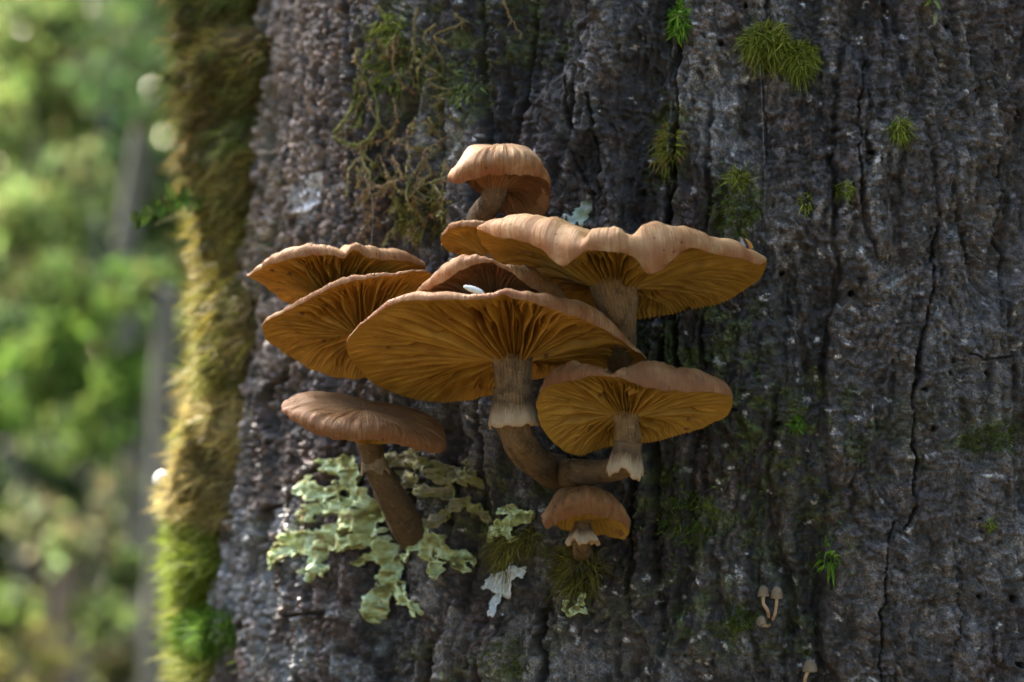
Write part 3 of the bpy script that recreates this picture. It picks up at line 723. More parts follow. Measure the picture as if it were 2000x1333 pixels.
# ------------------------------------------------------------------ the wood behind
def leaf_cloud(P, size, C, r, up=0.0, slim=0.45):
    """folded leaves: centres P, lengths size, colours C -> V,F,C"""
    n = len(P)
    D = r.normal(size=(n, 3)); D[:, 2] -= 0.5; D /= np.linalg.norm(D, axis=1)[:, None]
    Nn = r.normal(size=(n, 3)); Nn[:, 2] += 1.0+up
    S = np.cross(D, Nn); S /= np.linalg.norm(S, axis=1)[:, None]; Nn = np.cross(S, D)
    L = size[:, None]
    v = [P-D*L*0.5, P-D*L*0.15+S*L*slim*0.5+Nn*L*0.07, P+D*L*0.2+S*L*slim*0.42+Nn*L*0.06, P+D*L*0.5-Nn*L*0.08, P+D*L*0.2-S*L*slim*0.42+Nn*L*0.06, P-D*L*0.15-S*L*slim*0.5+Nn*L*0.07]
    V = np.stack(v, 1).reshape(-1, 3); b = np.arange(n)*6
    F = np.concatenate([np.stack([b, b+1, b+2, b+3], -1), np.stack([b, b+3, b+4, b+5], -1)])
    return V, F, np.repeat(C, 6, axis=0)

def bgpt(x, y, d): return at(x, y, d-1.0)

def jitc(base, n, r, amt=0.25):
    b = np.asarray(base, float); return (b[None]*(1+amt*r.normal(size=(n, 1)))*(1+0.12*r.normal(size=(n, 3)))).clip(0.005, 0.8)

# fallen leaves on the ground
r = np.random.default_rng(20); n = 9000
q = r.normal(0, 4.0, (n, 2)); gz = 0.08*fbm(q[:, 0]*0.5, q[:, 1]*0.5, 3, 3)*sstep(0.5, 2.5, np.hypot(q[:, 0]-0.13, q[:, 1]-0.27))-0.02
V, F, Cc = leaf_cloud(np.stack([q[:, 0], q[:, 1], gz], -1), r.uniform(0.05, 0.11, n), jitc((0.035, 0.032, 0.016), n, r, 0.35), r, up=3.0)
tag(mesh('leaf_litter', V, F, M_leaf, None, True, color=Cc), 'brown fallen leaves covering the ground of the glade', 'leaf litter', kind='stuff')
# dense bush all round the glade
r = np.random.default_rng(21); n = 100000
a = r.uniform(0, 2*np.pi, n); rad = r.uniform(9, 15, n)
op = sstep(0.2, 0.95, np.cos(a-math.radians(138)))       # low towards the sun, unseen sides raised to hold back sky light
top = 19.0-14.0*op+1.6*fbm(np.cos(a)*3, np.sin(a)*3, 5, 3)
z = top*r.uniform(0, 1, n)**0.9
P = np.stack([rad*np.cos(a), rad*np.sin(a), z], -1)
clump = fbm(a*9, z*1.1, 77, 3); keep = clump > -0.28-0.5*sstep(5.5, 3.5, z); P = P[keep]; n = len(P); cl = clump[keep]
C = jitc((0.050, 0.085, 0.022), n, r, 0.35)*(1+0.8*cl[:, None]); C[P[:, 1] < -2] *= 0.5; yel = (r.uniform(size=n) < 0.22) & (P[:, 1] > 0); C[yel] = jitc((0.12, 0.16, 0.04), yel.sum(), r)  # unseen leaves behind the camera darkened to cut bounced light
V, F, Cc = leaf_cloud(P, r.uniform(0.22, 0.42, n), C.clip(0.01, .6), r, slim=0.6)
o = mesh('far_bush', V, F, M_leaf, None, True, color=Cc)
tag(o, 'dense blurred green bush closing off the glade', 'foliage', kind='stuff')

def sapling(name, label, cat, path, r_px, d, mat, blobs, group=None, seed=1, leaf=(0.02, 0.05), slim=0.5):
    """path: photo pixels of the stem at distance d (carried down to the ground); blobs: (x, y, radius px, count, colour)"""
    r = np.random.default_rng(seed); k = PX*d
    pts = [bgpt(x, y, d) for x, y in path]
    low = pts[-1].copy(); foot = low+np.array([(low[0]-pts[0][0])*0.2, 0.02, 0]); foot[2] = -0.06
    keys = np.array(pts+[low*0.4+foot*0.6+np.array([0.02, 0, 0]), foot]); n = 40
    pp = catmull(keys, n); rr = np.linspace(r_px*0.85, r_px*1.35, n)*k
    root = empty(name, (foot[0], foot[1], 0), label, cat, group)
    tri_tube_build('trunk', tube(pp, rr, 12, seed, 0.12), mat, root)
    if blobs:
        m = MB()
        for (x, y, rp, cnt, col) in blobs:
            cnt = int(cnt*1.9)
            c = bgpt(x, y, d); dep = r.normal(0, rp*k*1.2)
            c = c+np.array([dep*(x-1000)*PX, dep, dep*-(y-666.5)*PX])
            q = r.normal(size=(cnt, 3)); q /= np.linalg.norm(q, axis=1)[:, None]; q *= (rp*k*r.uniform(0.15, 1, cnt)**0.5)[:, None]; q[:, 2] *= 0.85
            V, F, Cc = leaf_cloud(c+q, 0.72*r.uniform(leaf[0], leaf[1], cnt), jitc(col, cnt, r), r, slim=slim); m.add(V, F, Cc)
            j = int(np.argmin(np.linalg.norm(pp-(c-np.array([0, 0, rp*k])), axis=1)))
            bp = catmull(np.array([pp[j], (pp[j]+c)/2+np.array([0, 0, -0.02]), c]), 8)
            tri_tube_build('branch', tube(bp, np.linspace(r_px*0.3, r_px*0.1, 8)*k, 6, seed), mat, root)
        m.build('crown', M_leaf, root)
    return root

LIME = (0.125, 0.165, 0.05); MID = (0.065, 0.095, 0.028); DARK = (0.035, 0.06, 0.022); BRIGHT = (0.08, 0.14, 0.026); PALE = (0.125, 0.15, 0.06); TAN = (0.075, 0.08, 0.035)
sapling('sapling', 'slender pale leaning sapling trunk blurred behind the mossy tree', 'tree', [(282,240),(268,330),(250,450),(242,580),(245,700),(262,900)], 24, 4.6, M_paletrunk,
        [(290,180,90,60,DARK),(230,120,120,90,DARK)], 'blurred trees behind the mossy trunk', 61)
sapling('sapling', 'stout pinkish sapling trunk blurred among low brown foliage', 'tree', [(128,1080),(132,1150),(130,1240),(128,1400)], 29, 4.0, M_pinktrunk,
        [(110,1040,70,40,MID),(70,1020,60,16,PALE)], 'blurred trees behind the mossy trunk', 62)
sapling('sapling', 'grey sapling trunk rising close behind the bright moss cushion', 'tree', [(330,560),(322,700),(316,900),(312,1100),(306,1400)], 26, 3.4, M_paletrunk,
        [(300,560,50,40,MID)], 'blurred trees behind the mossy trunk', 63)
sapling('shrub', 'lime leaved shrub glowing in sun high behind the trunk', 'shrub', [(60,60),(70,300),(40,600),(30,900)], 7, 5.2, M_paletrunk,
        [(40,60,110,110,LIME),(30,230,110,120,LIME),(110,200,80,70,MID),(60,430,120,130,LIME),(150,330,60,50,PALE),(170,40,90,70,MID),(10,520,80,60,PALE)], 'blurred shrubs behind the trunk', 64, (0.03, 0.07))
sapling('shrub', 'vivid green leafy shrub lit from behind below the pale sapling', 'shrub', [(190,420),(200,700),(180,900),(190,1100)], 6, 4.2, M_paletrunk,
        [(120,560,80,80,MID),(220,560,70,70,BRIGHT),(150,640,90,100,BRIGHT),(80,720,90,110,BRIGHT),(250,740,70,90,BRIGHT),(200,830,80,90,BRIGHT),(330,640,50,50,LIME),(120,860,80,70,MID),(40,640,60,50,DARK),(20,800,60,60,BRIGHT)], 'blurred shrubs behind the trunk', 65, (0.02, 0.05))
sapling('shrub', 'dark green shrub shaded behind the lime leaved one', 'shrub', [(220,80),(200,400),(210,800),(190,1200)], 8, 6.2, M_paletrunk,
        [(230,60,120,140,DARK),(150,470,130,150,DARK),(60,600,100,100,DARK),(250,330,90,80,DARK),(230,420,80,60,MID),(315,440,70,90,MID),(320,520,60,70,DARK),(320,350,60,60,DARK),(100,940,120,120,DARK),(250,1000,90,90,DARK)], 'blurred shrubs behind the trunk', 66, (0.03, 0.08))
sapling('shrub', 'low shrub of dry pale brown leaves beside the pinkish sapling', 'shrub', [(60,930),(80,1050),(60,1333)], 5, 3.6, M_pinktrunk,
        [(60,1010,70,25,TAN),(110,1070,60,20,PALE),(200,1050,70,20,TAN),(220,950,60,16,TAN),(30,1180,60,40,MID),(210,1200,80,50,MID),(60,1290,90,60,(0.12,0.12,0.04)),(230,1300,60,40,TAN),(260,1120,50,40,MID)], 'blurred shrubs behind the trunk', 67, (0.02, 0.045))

bx = np.array([-0.085, 0.02, 1.255])+np.array(sdir)*1.3  # unseen sapling added in the sun's path to shade the left caps
bd = bx[1]+1; bpx = (bx[0]/(PX*bd)+1000, 666.5-(bx[2]-CAMZ)/(PX*bd))
k_ = 1/(PX*bd)
sapling('sapling', 'unseen leafy sapling added beside the mossy trunk to shade the mushrooms', 'tree', [(bpx[0], bpx[1]-0.12*k_), (bpx[0]-0.02*k_, bpx[1]+0.1*k_), (bpx[0]-0.05*k_, bpx[1]+0.5*k_), (bpx[0]-0.04*k_, bpx[1]+1.0*k_)], 20, bd, M_paletrunk,
        [(bpx[0]+dx*k_, bpx[1]+dy*k_, 0.075*k_, 160, MID) for dx, dy in ((0, 0), (0.05, -0.04), (-0.03, 0.06), (0.07, 0.05), (0.12, 0.0), (0.02, -0.09))], 'blurred trees behind the mossy trunk', 68)

# ------------------------------------------------------------------ moss on the left flank
def ang_point(phd, z, lift):
    ph = np.radians(phd); b = base_point(ph, z); nn = np.stack([-np.sin(ph), -np.cos(ph), 0*ph], -1)
    return b+nn*np.asarray(lift)[..., None], nn

SIL = np.array([(-500,310),(-120,300),(0,300),(120,305),(250,325),(330,335),(420,345),(520,352),(600,368),(680,372),(760,335),(820,312),(880,318),(960,300),(1010,302),(1100,292),(1200,296),(1280,320),(1333,330),(1460,330),(1800,330)], float)
def thick_at(z):
    y = 666.5-(z-CAMZ)/(PX*1.26)
    xs = np.interp(y, SIL[:, 0], SIL[:, 1])
    r0 = radius(z)
    # tangent distance from lens to the wanted silhouette
    t = (1000-xs)*PX; ang = np.arctan(t); c = math.hypot(CX, CY+1); ac = math.atan2(CX, CY+1)
    return c*np.sin(ang+ac)-r0-0.005, y
mm_ = 1000.0
def mat_shape(phd, z, seed):
    th, y = thick_at(z)
    prof = sstep(72, 84, phd-(4 if seed == 103 else 0)+7*fbm(z*38, phd*0.05, seed, 4))*sstep(118, 100, phd)
    u = np.radians(phd)*R0
    lump = 0.68+0.45*fbm(u*95, z*26, seed+2, 4)+0.30*fbm(u*240, z*150, seed+4, 3)
    w1, w2, wi = worley(u*mm_/4.5, z*mm_/9.0, seed+12); lump = lump+(0.1 if seed == 103 else 0.32)*(0.45-w1)*(0.5+wi)
    lump = (0.76+0.5*(lump-0.68) if seed == 103 else lump)-(0.0 if seed == 103 else 1.2)*sstep(-0.03, 0.25, fbm(u*120, z*50, seed+6, 3))*sstep(96, 84, phd)
    return th*prof*lump, prof, y
def moss_mat(name, label, z0, z1, seed, base_cols, blade_n, blen, droop, ph0=60, ph1=120, cut=0.12, tips=None, wid=0.0007):
    r = np.random.default_rng(seed)
    zz = np.linspace(z0, z1, int((z1-z0)/0.0012)); pp = np.linspace(ph0, ph1, 150)
    PPh, Z = np.meshgrid(pp, zz)
    l, prof, y = mat_shape(PPh, Z, seed)
    wz = Z+0.016*fbm(PPh*0.12, Z*25, seed+8, 3)
    endf = sstep(0, 0.014, wz-z0-0.008)*sstep(0, 0.014, z1-0.008-wz)
    l = l*endf-0.004*(1-endf)-0.006*(prof < cut)
    V, _ = ang_point(PPh, Z, l)
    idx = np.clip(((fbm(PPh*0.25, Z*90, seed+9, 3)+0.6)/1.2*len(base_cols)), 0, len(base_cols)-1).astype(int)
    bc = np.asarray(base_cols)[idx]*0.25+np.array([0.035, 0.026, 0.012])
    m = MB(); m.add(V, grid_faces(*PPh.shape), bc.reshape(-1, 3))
    ph = r.uniform(ph0, ph1, blade_n); z = r.uniform(z0+0.004, z1-0.004, blade_n)
    l, prof, y = mat_shape(ph, z, seed)
    wz = z+0.016*fbm(ph*0.12, z*25, seed+8, 3)
    k = (prof > cut) & (l > 0.0008) & (wz > z0+0.012) & (wz < z1-0.012); ph, z, l, prof = ph[k], z[k], l[k], prof[k]
    P, nn = ang_point(ph, z, l-0.001)
    tang = np.stack([-np.cos(np.radians(ph)), np.sin(np.radians(ph)), 0*ph], -1)
    D = nn+tang*r.normal(0, .5, len(ph))[:, None]+np.array([0, 0, 1])*r.normal(-0.2, .5, len(ph))[:, None]
    idx = np.clip(((fbm(ph*0.25, z*90, seed+9, 3)+0.6)/1.2*len(base_cols)), 0, len(base_cols)-1).astype(int)
    _, _, wi = worley(np.radians(ph)*R0*mm_/4.5, z*mm_/9.0, seed+12)
    C = np.asarray(base_cols)[idx]*(1+0.3*r.normal(size=(len(ph), 1))).clip(0.4, 1.8)*((0.9+0.2*wi) if seed == 103 else (0.55+0.9*wi))[:, None]
    Vb, Fb, Cb = blades(P, D, r.uniform(blen*0.5, blen*1.3, len(ph)), r.uniform(wid*0.6, wid*1.4, len(ph)), C.clip(.01, .7), droop, 2, r=r)
    m.add(Vb, Fb, Cb)
    o = m.build(name, M_moss)
    tag(o, label, 'moss', kind='stuff')
    return o
zof = lambda y: CAMZ-(y-666.5)*PX*1.26
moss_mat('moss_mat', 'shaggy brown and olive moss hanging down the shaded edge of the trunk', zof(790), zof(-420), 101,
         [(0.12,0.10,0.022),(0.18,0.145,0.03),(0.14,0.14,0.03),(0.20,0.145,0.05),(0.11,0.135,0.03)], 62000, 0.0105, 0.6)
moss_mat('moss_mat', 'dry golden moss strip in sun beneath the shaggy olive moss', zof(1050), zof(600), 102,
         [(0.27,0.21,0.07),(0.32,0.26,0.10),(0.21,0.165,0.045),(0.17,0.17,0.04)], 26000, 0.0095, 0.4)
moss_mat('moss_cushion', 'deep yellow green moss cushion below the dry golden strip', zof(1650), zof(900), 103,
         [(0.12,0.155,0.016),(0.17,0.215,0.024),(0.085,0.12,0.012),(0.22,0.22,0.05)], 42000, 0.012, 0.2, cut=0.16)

def tuft(name, label, cat, x, y, rp, n, cols, L, W, seed, droop=0.5, group=None, out=1.0, tips=None, squash=1.0, spread=1.0, lift=0.0):
    """a cushion of fine leaves rooted on the bark round photo pixel x, y"""
    r = np.random.default_rng(seed)
    q = r.normal(size=(n, 2)); q /= np.linalg.norm(q, axis=1)[:, None]; q *= (rp*np.sqrt(r.uniform(0, 1, n)))[:, None]
    q[:, 1] *= squash
    P, Nn = surf(x+q[:, 0], y+q[:, 1], lift)
    d = np.hypot(q[:, 0], q[:, 1]/squash)/rp
    P = P+Nn*(np.sqrt(np.clip(1-d*d, 0, 1))*rp*PX*0.45*out)[:, None]
    P = P+r.normal(size=(n, 3))*rp*PX*0.10
    D = Nn*(1.15-0.5*d)[:, None]+np.stack([q[:, 0]/rp*spread, 0*d, -q[:, 1]/rp*spread], -1)*0.9+r.normal(size=(n, 3))*0.5
    cols = np.asarray(cols); C = cols[r.integers(0, len(cols), n)]*(1+0.25*r.normal(size=(n, 1))).clip(.4, 1.7)
    V, F, Cc = blades(P, D, L*PX*r.uniform(0.5, 1.2, n), W*PX*r.uniform(0.6, 1.3, n), C.clip(.008, .7), droop, 4, r=r)
    m = MB(); m.add(V, F, Cc); c0 = surf(x, y)[0][0]
    o = m.build(name, M_moss, None, True, loc=c0)
    return tag(o, label, cat, group)

GRN = [(0.12,0.25,0.02),(0.20,0.34,0.04),(0.09,0.19,0.015)]
YEL = [(0.26,0.29,0.03),(0.17,0.20,0.02),(0.34,0.34,0.07),(0.11,0.13,0.015)]
OLV = [(0.16,0.13,0.025),(0.20,0.18,0.03),(0.10,0.09,0.02)]
DGR = [(0.07,0.10,0.015),(0.11,0.14,0.02)]
G_ = 'small moss tufts on the bark'
tuft('moss_tuft', 'round bright green spiky moss tuft beside the yellow green cushion', 'moss', 428, 1232, 40, 2800, [(0.06,0.13,0.012),(0.11,0.19,0.022),(0.04,0.09,0.008)], 44, 3.4, 201, 0.2, None, 2.4)
tuft('moss_tuft', 'large yellow green moss tuft with drooping tips near the tall crack, upper of a pair', 'moss', 1498, 88, 38, 1300, YEL, 30, 2.6, 202, 0.8, G_, 1.0)
tuft('moss_tuft', 'yellow green moss tuft just below and touching the largest drooping tuft', 'moss', 1560, 115, 30, 1000, YEL, 28, 2.6, 203, 0.8, G_, 1.0)
tuft('moss_tuft', 'bright green moss clump filling the top of the tall crack', 'moss', 1330, 38, 20, 420, GRN, 20, 4.5, 204, 0.5, G_, 1.2, squash=1.9)
tuft('moss_tuft', 'small lone yellow moss tuft below the pair of drooping tufts', 'moss', 1750, 255, 17, 260, YEL, 24, 3.0, 205, 0.8, G_)
tuft('moss_tuft', 'tiny moss tuft above the tip of the wavy mushroom', 'moss', 1645, 372, 13, 160, YEL, 18, 2.6, 206, 0.7, G_)
tuft('moss_tuft', 'flat topped moss tuft on green stained bark beside the tall crack', 'moss', 1445, 352, 15, 240, YEL, 22, 3.0, 207, 0.2, G_)
tuft('moss_tuft', 'thin green moss patch under the flat topped tuft', 'moss', 1438, 410, 40, 520, DGR, 14, 3.2, 208, 0.3, G_, 0.3, squash=1.1)
tuft('moss_tuft', 'olive moss clump hanging midway down the tall crack', 'moss', 1312, 285, 24, 420, [(0.15,0.17,0.02),(0.2,0.2,0.03),(0.2,0.14,0.03)], 22, 4.0, 209, 0.8, G_, 0.8, squash=1.8)
tuft('moss_tuft', 'grassy olive moss tuft under the pale green lichen lobe', 'moss', 1004, 1062, 26, 300, OLV, 52, 2.6, 210, 1.1, G_, 0.8)
tuft('moss_tuft', 'starry olive moss tuft directly below the small domed mushroom', 'moss', 1140, 1108, 44, 520, OLV, 46, 2.8, 211, 0.7, G_, 0.5)
tuft('moss_tuft', 'wispy moss tuft between the pale lichen lobe and the small domed mushroom', 'moss', 1050, 1048, 16, 150, OLV, 46, 2.6, 212, 1.1, G_)
tuft('moss_tuft', 'little vivid green moss dot right of the olive gilled mushroom', 'moss', 1556, 828, 13, 200, GRN, 12, 3.2, 213, 0.3, G_, 0.6)
tuft('moss_tuft', 'sparse green moss scattered over the bark near the domed mushroom', 'moss', 1345, 1010, 60, 420, [(0.12,0.2,0.02),(0.08,0.13,0.015)], 14, 3.2, 214, 0.5, G_, 0.1, squash=0.8)
tuft('moss_tuft', 'green moss tuft beside the trio of tiny mushrooms', 'moss', 1448, 1212, 18, 260, DGR, 14, 3.0, 215, 0.4, G_, 0.7)
tuft('moss_tuft', 'small leafy moss sprig above and beside the trio of tiny mushrooms', 'moss', 1618, 1088, 16, 60, GRN, 24, 6.0, 216, 0.9, G_, 0.6, squash=1.6)
tuft('moss_tuft', 'faint green moss streak beside the thin right hand crack', 'moss', 1935, 855, 60, 420, DGR, 11, 3.0, 217, 0.4, G_, 0.1, squash=0.45)
tuft('moss_tuft', 'yellowish moss speck near the lower end of the thin crack', 'moss', 1921, 1022, 11, 120, YEL, 12, 2.6, 218, 0.5, G_)
tuft('moss_tuft', 'pair of tiny moss sprigs left of the lone yellow tuft', 'moss', 1575, 392, 12, 90, YEL, 16, 2.8, 219, 0.9, G_, 0.6, squash=1.8)
tuft('moss_tuft', 'green moss smear low on the bark under the grey white lichen', 'moss', 1010, 1285, 36, 300, [(0.12,0.14,0.02),(0.09,0.11,0.02)], 12, 3.2, 220, 0.5, G_, 0.2, squash=1.2)

# thin green moss film scattered over the bark
r = np.random.default_rng(260); m = MB()
for (x, y, rx, ry, n) in [(1480,960,230,210,1500),(1360,1010,110,90,700),(1400,720,100,150,500),(1440,400,60,70,500),(1300,320,40,160,600),(1560,830,120,90,500),(1930,850,110,45,500),(1450,1230,150,70,500),(1040,60,110,70,400),(860,150,110,130,500),(980,1040,150,80,500),(1300,620,60,100,250),(1620,1100,60,120,250),(990,1290,120,40,250)]:
    q = r.normal(size=(n, 2))*np.array([rx, ry])*0.5+np.array([x, y]); k = fbm(q[:, 0]/28, q[:, 1]/28, 261, 3) > 0.02; q = q[k]
    P, Nn = surf(q[:, 0], q[:, 1], -0.0002)
    V, F, C = blades(P, Nn+r.normal(size=(len(q), 3))*0.7, r.uniform(4, 11, len(q))*PX, r.uniform(2.5, 5, len(q))*PX, jitc((0.12, 0.17, 0.022), len(q), r, 0.35), 0.4, 2, r=r); m.add(V, F, C)
for (x, y, rx, ry, n, col) in [(480,180,60,420,2600,(0.13,0.12,0.03)),(455,620,60,260,1500,(0.16,0.13,0.045)),(425,1000,45,300,1200,(0.10,0.12,0.02)),(495,200,24,330,900,(0.18,0.22,0.06))]:
    q = r.normal(size=(n, 2))*np.array([rx, ry])*0.5+np.array([x, y]); q = q[q[:, 0] > 425-0.0*q[:, 1]]; k = fbm(q[:, 0]/22, q[:, 1]/40, 262, 3) > -0.05; q = q[k]
    P, Nn = surf(q[:, 0], q[:, 1], -0.0003)
    V, F, C = blades(P, Nn+np.array([-0.3, 0, -0.3])+r.normal(size=(len(q), 3))*0.6, r.uniform(9, 28, len(q))*PX, r.uniform(3, 6, len(q))*PX, jitc(col, len(q), r, 0.3), 0.7, 2, r=r); m.add(V, F, C)
tag(m.build('moss_film', M_moss), 'thin scattered film of tiny green moss on the dark bark', 'moss', kind='stuff')

# ------------------------------------------------------------------ lichen
def lichen(label, segs, cols, seed, lift=0.0012, curl=1.0, step=1.8, grow=1.15, group='leafy lichens on the bark', jag=7.0, layers=2):
    """lobed sheets grown along polylines (photo pixels, half width) in overlapping layers, lifted off the bark and frilled at the edge"""
    pts = np.concatenate([np.array(p) for p, w in segs]); wm = max(w for p, w in segs)*grow+12
    x0, y0 = pts.min(0)-wm; x1, y1 = pts.max(0)+wm
    gx = np.arange(x0, x1, step); gy = np.arange(y0, y1, step); X, Y = np.meshgrid(gx, gy)
    cols = np.asarray(cols); AV, AF, AC = [], [], []; nv = 0
    P, Nn = surf(X.ravel(), Y.ravel(), 0.0); P0, _ = surf(X.ravel(), Y.ravel(), 0.0, False)
    hs = np.einsum('ij,ij->i', P-P0, Nn).reshape(X.shape)
    for _ in range(10):      # ride on the smoothed bark so that the sheet bridges small pits
        q = np.pad(hs, 1, mode='edge'); hs = (q[:-2, 1:-1]+q[2:, 1:-1]+q[1:-1, :-2]+q[1:-1, 2:]+hs)/5
    for ly in range(layers):
        sd = seed+ly*100; gw = grow*(1.0, 0.8, 0.62)[ly]
        def field(X, Y):
            xw = X+jag*fbm(X/15, Y/15, sd, 3); yw = Y+jag*fbm(X/15, Y/15, sd+5, 3)
            f = np.full(X.shape, -1e3)
            for p, w in segs: f = np.maximum(f, w*gw-pdist(xw, yw, p))
            w1, w2, _ = worley((X+3*vn(X/9, Y/9, sd))/15.0, (Y+3*vn(X/9, Y/9, sd+1))/15.0, sd+20)
            f = f+13*(0.50-w1)                       # rounded lobes
            return f-(9 if ly else 4.5)*sstep(0.12, 0.45, fbm(X/24, Y/24, sd+11, 2))
        f = field(X, Y); inside = f > 0
        use = (inside[:-1, :-1].astype(int)+inside[1:, :-1]+inside[:-1, 1:]+inside[1:, 1:]) >= 2
        gxx = field(X+0.5, Y)-field(X-0.5, Y); gyy = field(X, Y+0.5)-field(X, Y-0.5); gn = gxx**2+gyy**2+1e-3
        sh = np.where(~inside, np.clip(-f/gn, -1.5*step, 1.5*step), 0)
        Xs = X+gxx*sh; Ys = Y+gyy*sh; e = np.clip(f, 0, 14)
        h = lift+ly*0.0006+0.0008*fbm(X/26, Y/26, sd+31, 2)+curl*(0.0020*(1-sstep(0, 9, e))*(0.30+1.2*vn(X/15, Y/15, sd+33)))+0.00035*vn(X/7, Y/7, sd+35)
        Ps, Ns = surf(Xs.ravel(), Ys.ravel(), 0.0, False)
        V = Ps+Ns*(hs+h+0.0008).reshape(-1)[:, None]
        t = np.clip(0.5+0.9*fbm(X/28, Y/28, sd+40, 3), 0, 0.999)*(len(cols)-1); ti = t.astype(int); tf = (t-ti)[..., None]
        C = cols[ti]*(1-tf)+cols[np.minimum(ti+1, len(cols)-1)]*tf
        C = C*(1+0.3*(1-sstep(0, 4, e)))[..., None]
        F = grid_faces(*X.shape)[use.ravel()]
        if len(F) == 0: continue
        ids, inv = np.unique(F, return_inverse=True)
        AV.append(V[ids]); AF.append(inv.reshape(F.shape)+nv); AC.append(C.reshape(-1, 3)[ids]); nv += len(ids)
    V = np.concatenate(AV); c0 = V.mean(0)
    o = mesh('leafy_lichen', V, np.concatenate(AF), M_lichen, None, True, color=np.concatenate(AC).clip(0, .85), loc=c0)
    sm = o.modifiers.new('thick', 'SOLIDIFY'); sm.thickness = 0.0004; sm.offset = -1
    return tag(o, label, 'lichen', group)

YG = [(0.16,0.15,0.05),(0.32,0.34,0.12),(0.42,0.49,0.24),(0.50,0.60,0.38),(0.40,0.41,0.16),(0.20,0.17,0.06)]
GY = [(0.14,0.13,0.06),(0.22,0.20,0.12),(0.20,0.20,0.06),(0.30,0.26,0.18)]  # olive grey lichen tones, darkened to carry the shade it sits in
GW = [(0.52,0.58,0.56),(0.62,0.66,0.66),(0.55,0.53,0.53)]
lichen('broad pale green lichen spreading in lobes beside the bent stem',
  [([(606,948),(640,968),(685,955),(712,925)],10),([(700,930),(722,960),(738,985)],11),([(612,1006),(650,992),(690,985),(735,985)],12),([(556,1092),(590,1072),(630,1052),(690,1040),(735,1012)],13),
   ([(594,1050),(640,1046)],10),([(636,1118),(642,1090),(662,1060)],9),([(618,1112),(660,1116)],5),([(634,1128),(640,1112)],6),([(660,1060),(700,1058),(735,1050)],12),([(600,1078),(650,1068),(690,1065)],9),
   ([(690,1000),(760,1005)],10),([(640,965),(625,940)],7),([(700,1020),(745,1035)],10)], YG, 301, 0.0008)
lichen('pale green lichen tongue forking downward below the bent stem',
  [([(738,1196),(752,1160),(764,1118),(766,1080),(752,1058)],11),([(826,1190),(800,1170),(776,1138),(766,1110)],9),([(722,1098),(750,1088),(766,1080)],8),([(738,1196),(732,1205)],5)], YG, 302, 0.0008)
lichen('frilly pale green lichen right of the bent stem foot',
  [([(848,1036),(858,1066),(868,1112)],10),([(906,1110),(888,1082),(868,1052)],8),([(804,1092),(818,1072),(850,1062)],6),([(922,1100),(900,1080)],5)], YG, 303, 0.0008)
lichen('small pale green lichen lobe against the ring of the bent stem',
  [([(654,908),(680,916),(704,904)],9),([(680,916),(690,900)],6)], YG, 304, 0.0016)
lichen('dull olive grey lichen in the shade between the bent stem and the largest mushroom',
  [([(768,905),(810,893),(850,900),(890,922),(930,930)],11),([(848,955),(890,965),(930,990),(955,1010)],9),([(790,965),(815,945),(845,935)],8),([(880,925),(900,965)],8),([(905,985),(880,1010),(860,1018)],8),([(930,900),(945,940)],7),([(800,925),(830,930)],7)], GY, 305, 0.0012)
lichen('yellow green lichen lobe left of the small domed mushroom',
  [([(962,1052),(984,1036),(1008,1018),(1052,1004)],8),([(1020,1052),(1014,1030)],7),([(1000,1000),(1030,995)],5),([(984,1036),(965,1030)],5)], YG, 306, 0.0016)
lichen('flat grey white lichen with a forked outline under the moss tufts',
  [([(952,1142),(980,1150),(1000,1130),(1022,1116)],12),([(968,1194),(972,1160)],8),([(985,1125),(1000,1150)],10)], GW, 307, 0.0002, 0.2, layers=1)
lichen('tiny lone yellow green lichen sprig on dark bark below the starry moss',
  [([(1124,1188),(1140,1190),(1150,1166)],6),([(1122,1178),(1128,1196)],4),([(1158,1192),(1148,1180)],4)], YG, 308, 0.0014)
lichen('patch of mint white lichen on bark above the wavy mushroom',
  [([(1108,438),(1130,432),(1142,410)],9),([(1140,395),(1146,404)],5)], [(0.30,0.36,0.22),(0.5,0.54,0.5),(0.2,0.25,0.12)], 309, -0.0002, 0.1, layers=1)
lichen('white lichen patch on the pale bark left of the hanging moss',
  [([(604,410),(610,380),(626,352)],11)], [(0.6,0.6,0.62),(0.7,0.7,0.72),(0.55,0.56,0.58)], 310, 0.0001, 0.2, layers=1)

# ------------------------------------------------------------------ hanging moss strands
def hanging(label, starts, cols, seed):
    r = np.random.default_rng(seed); m = MB()
    for keys, rad in starts:
        k = np.array(keys, float); P, Nn = surf(k[:, 0], k[:, 1], 0.0015)
        P = P+Nn*r.uniform(0.0, 0.004, len(k))[:, None]
        pp = catmull(P, max(8, 6*len(k))); pp = pp+r.normal(0, 0.00025, pp.shape)
        col = np.asarray(cols[r.integers(len(cols))])*r.uniform(.7, 1.3)
        tv = tube(pp, np.linspace(1.15, 0.75, len(pp))*rad*PX, 6, seed, 0.3); m.add(tv[0], tv[1], col)
        nb = int(3.0*len(pp)); j = r.integers(0, len(pp), nb)
        D = r.normal(size=(nb, 3))*0.8+np.array([0, -0.4, -0.7])
        V, F, C = blades(pp[j], D, r.uniform(5, 13, nb)*PX, r.uniform(3, 6, nb)*PX, jitc(col*1.15, nb, r), 0.4, 2, r=r); m.add(V, F, C)
    o = m.build('hanging_moss', M_moss); return tag(o, label, 'moss', kind='stuff')
rs_ = np.random.default_rng(400)
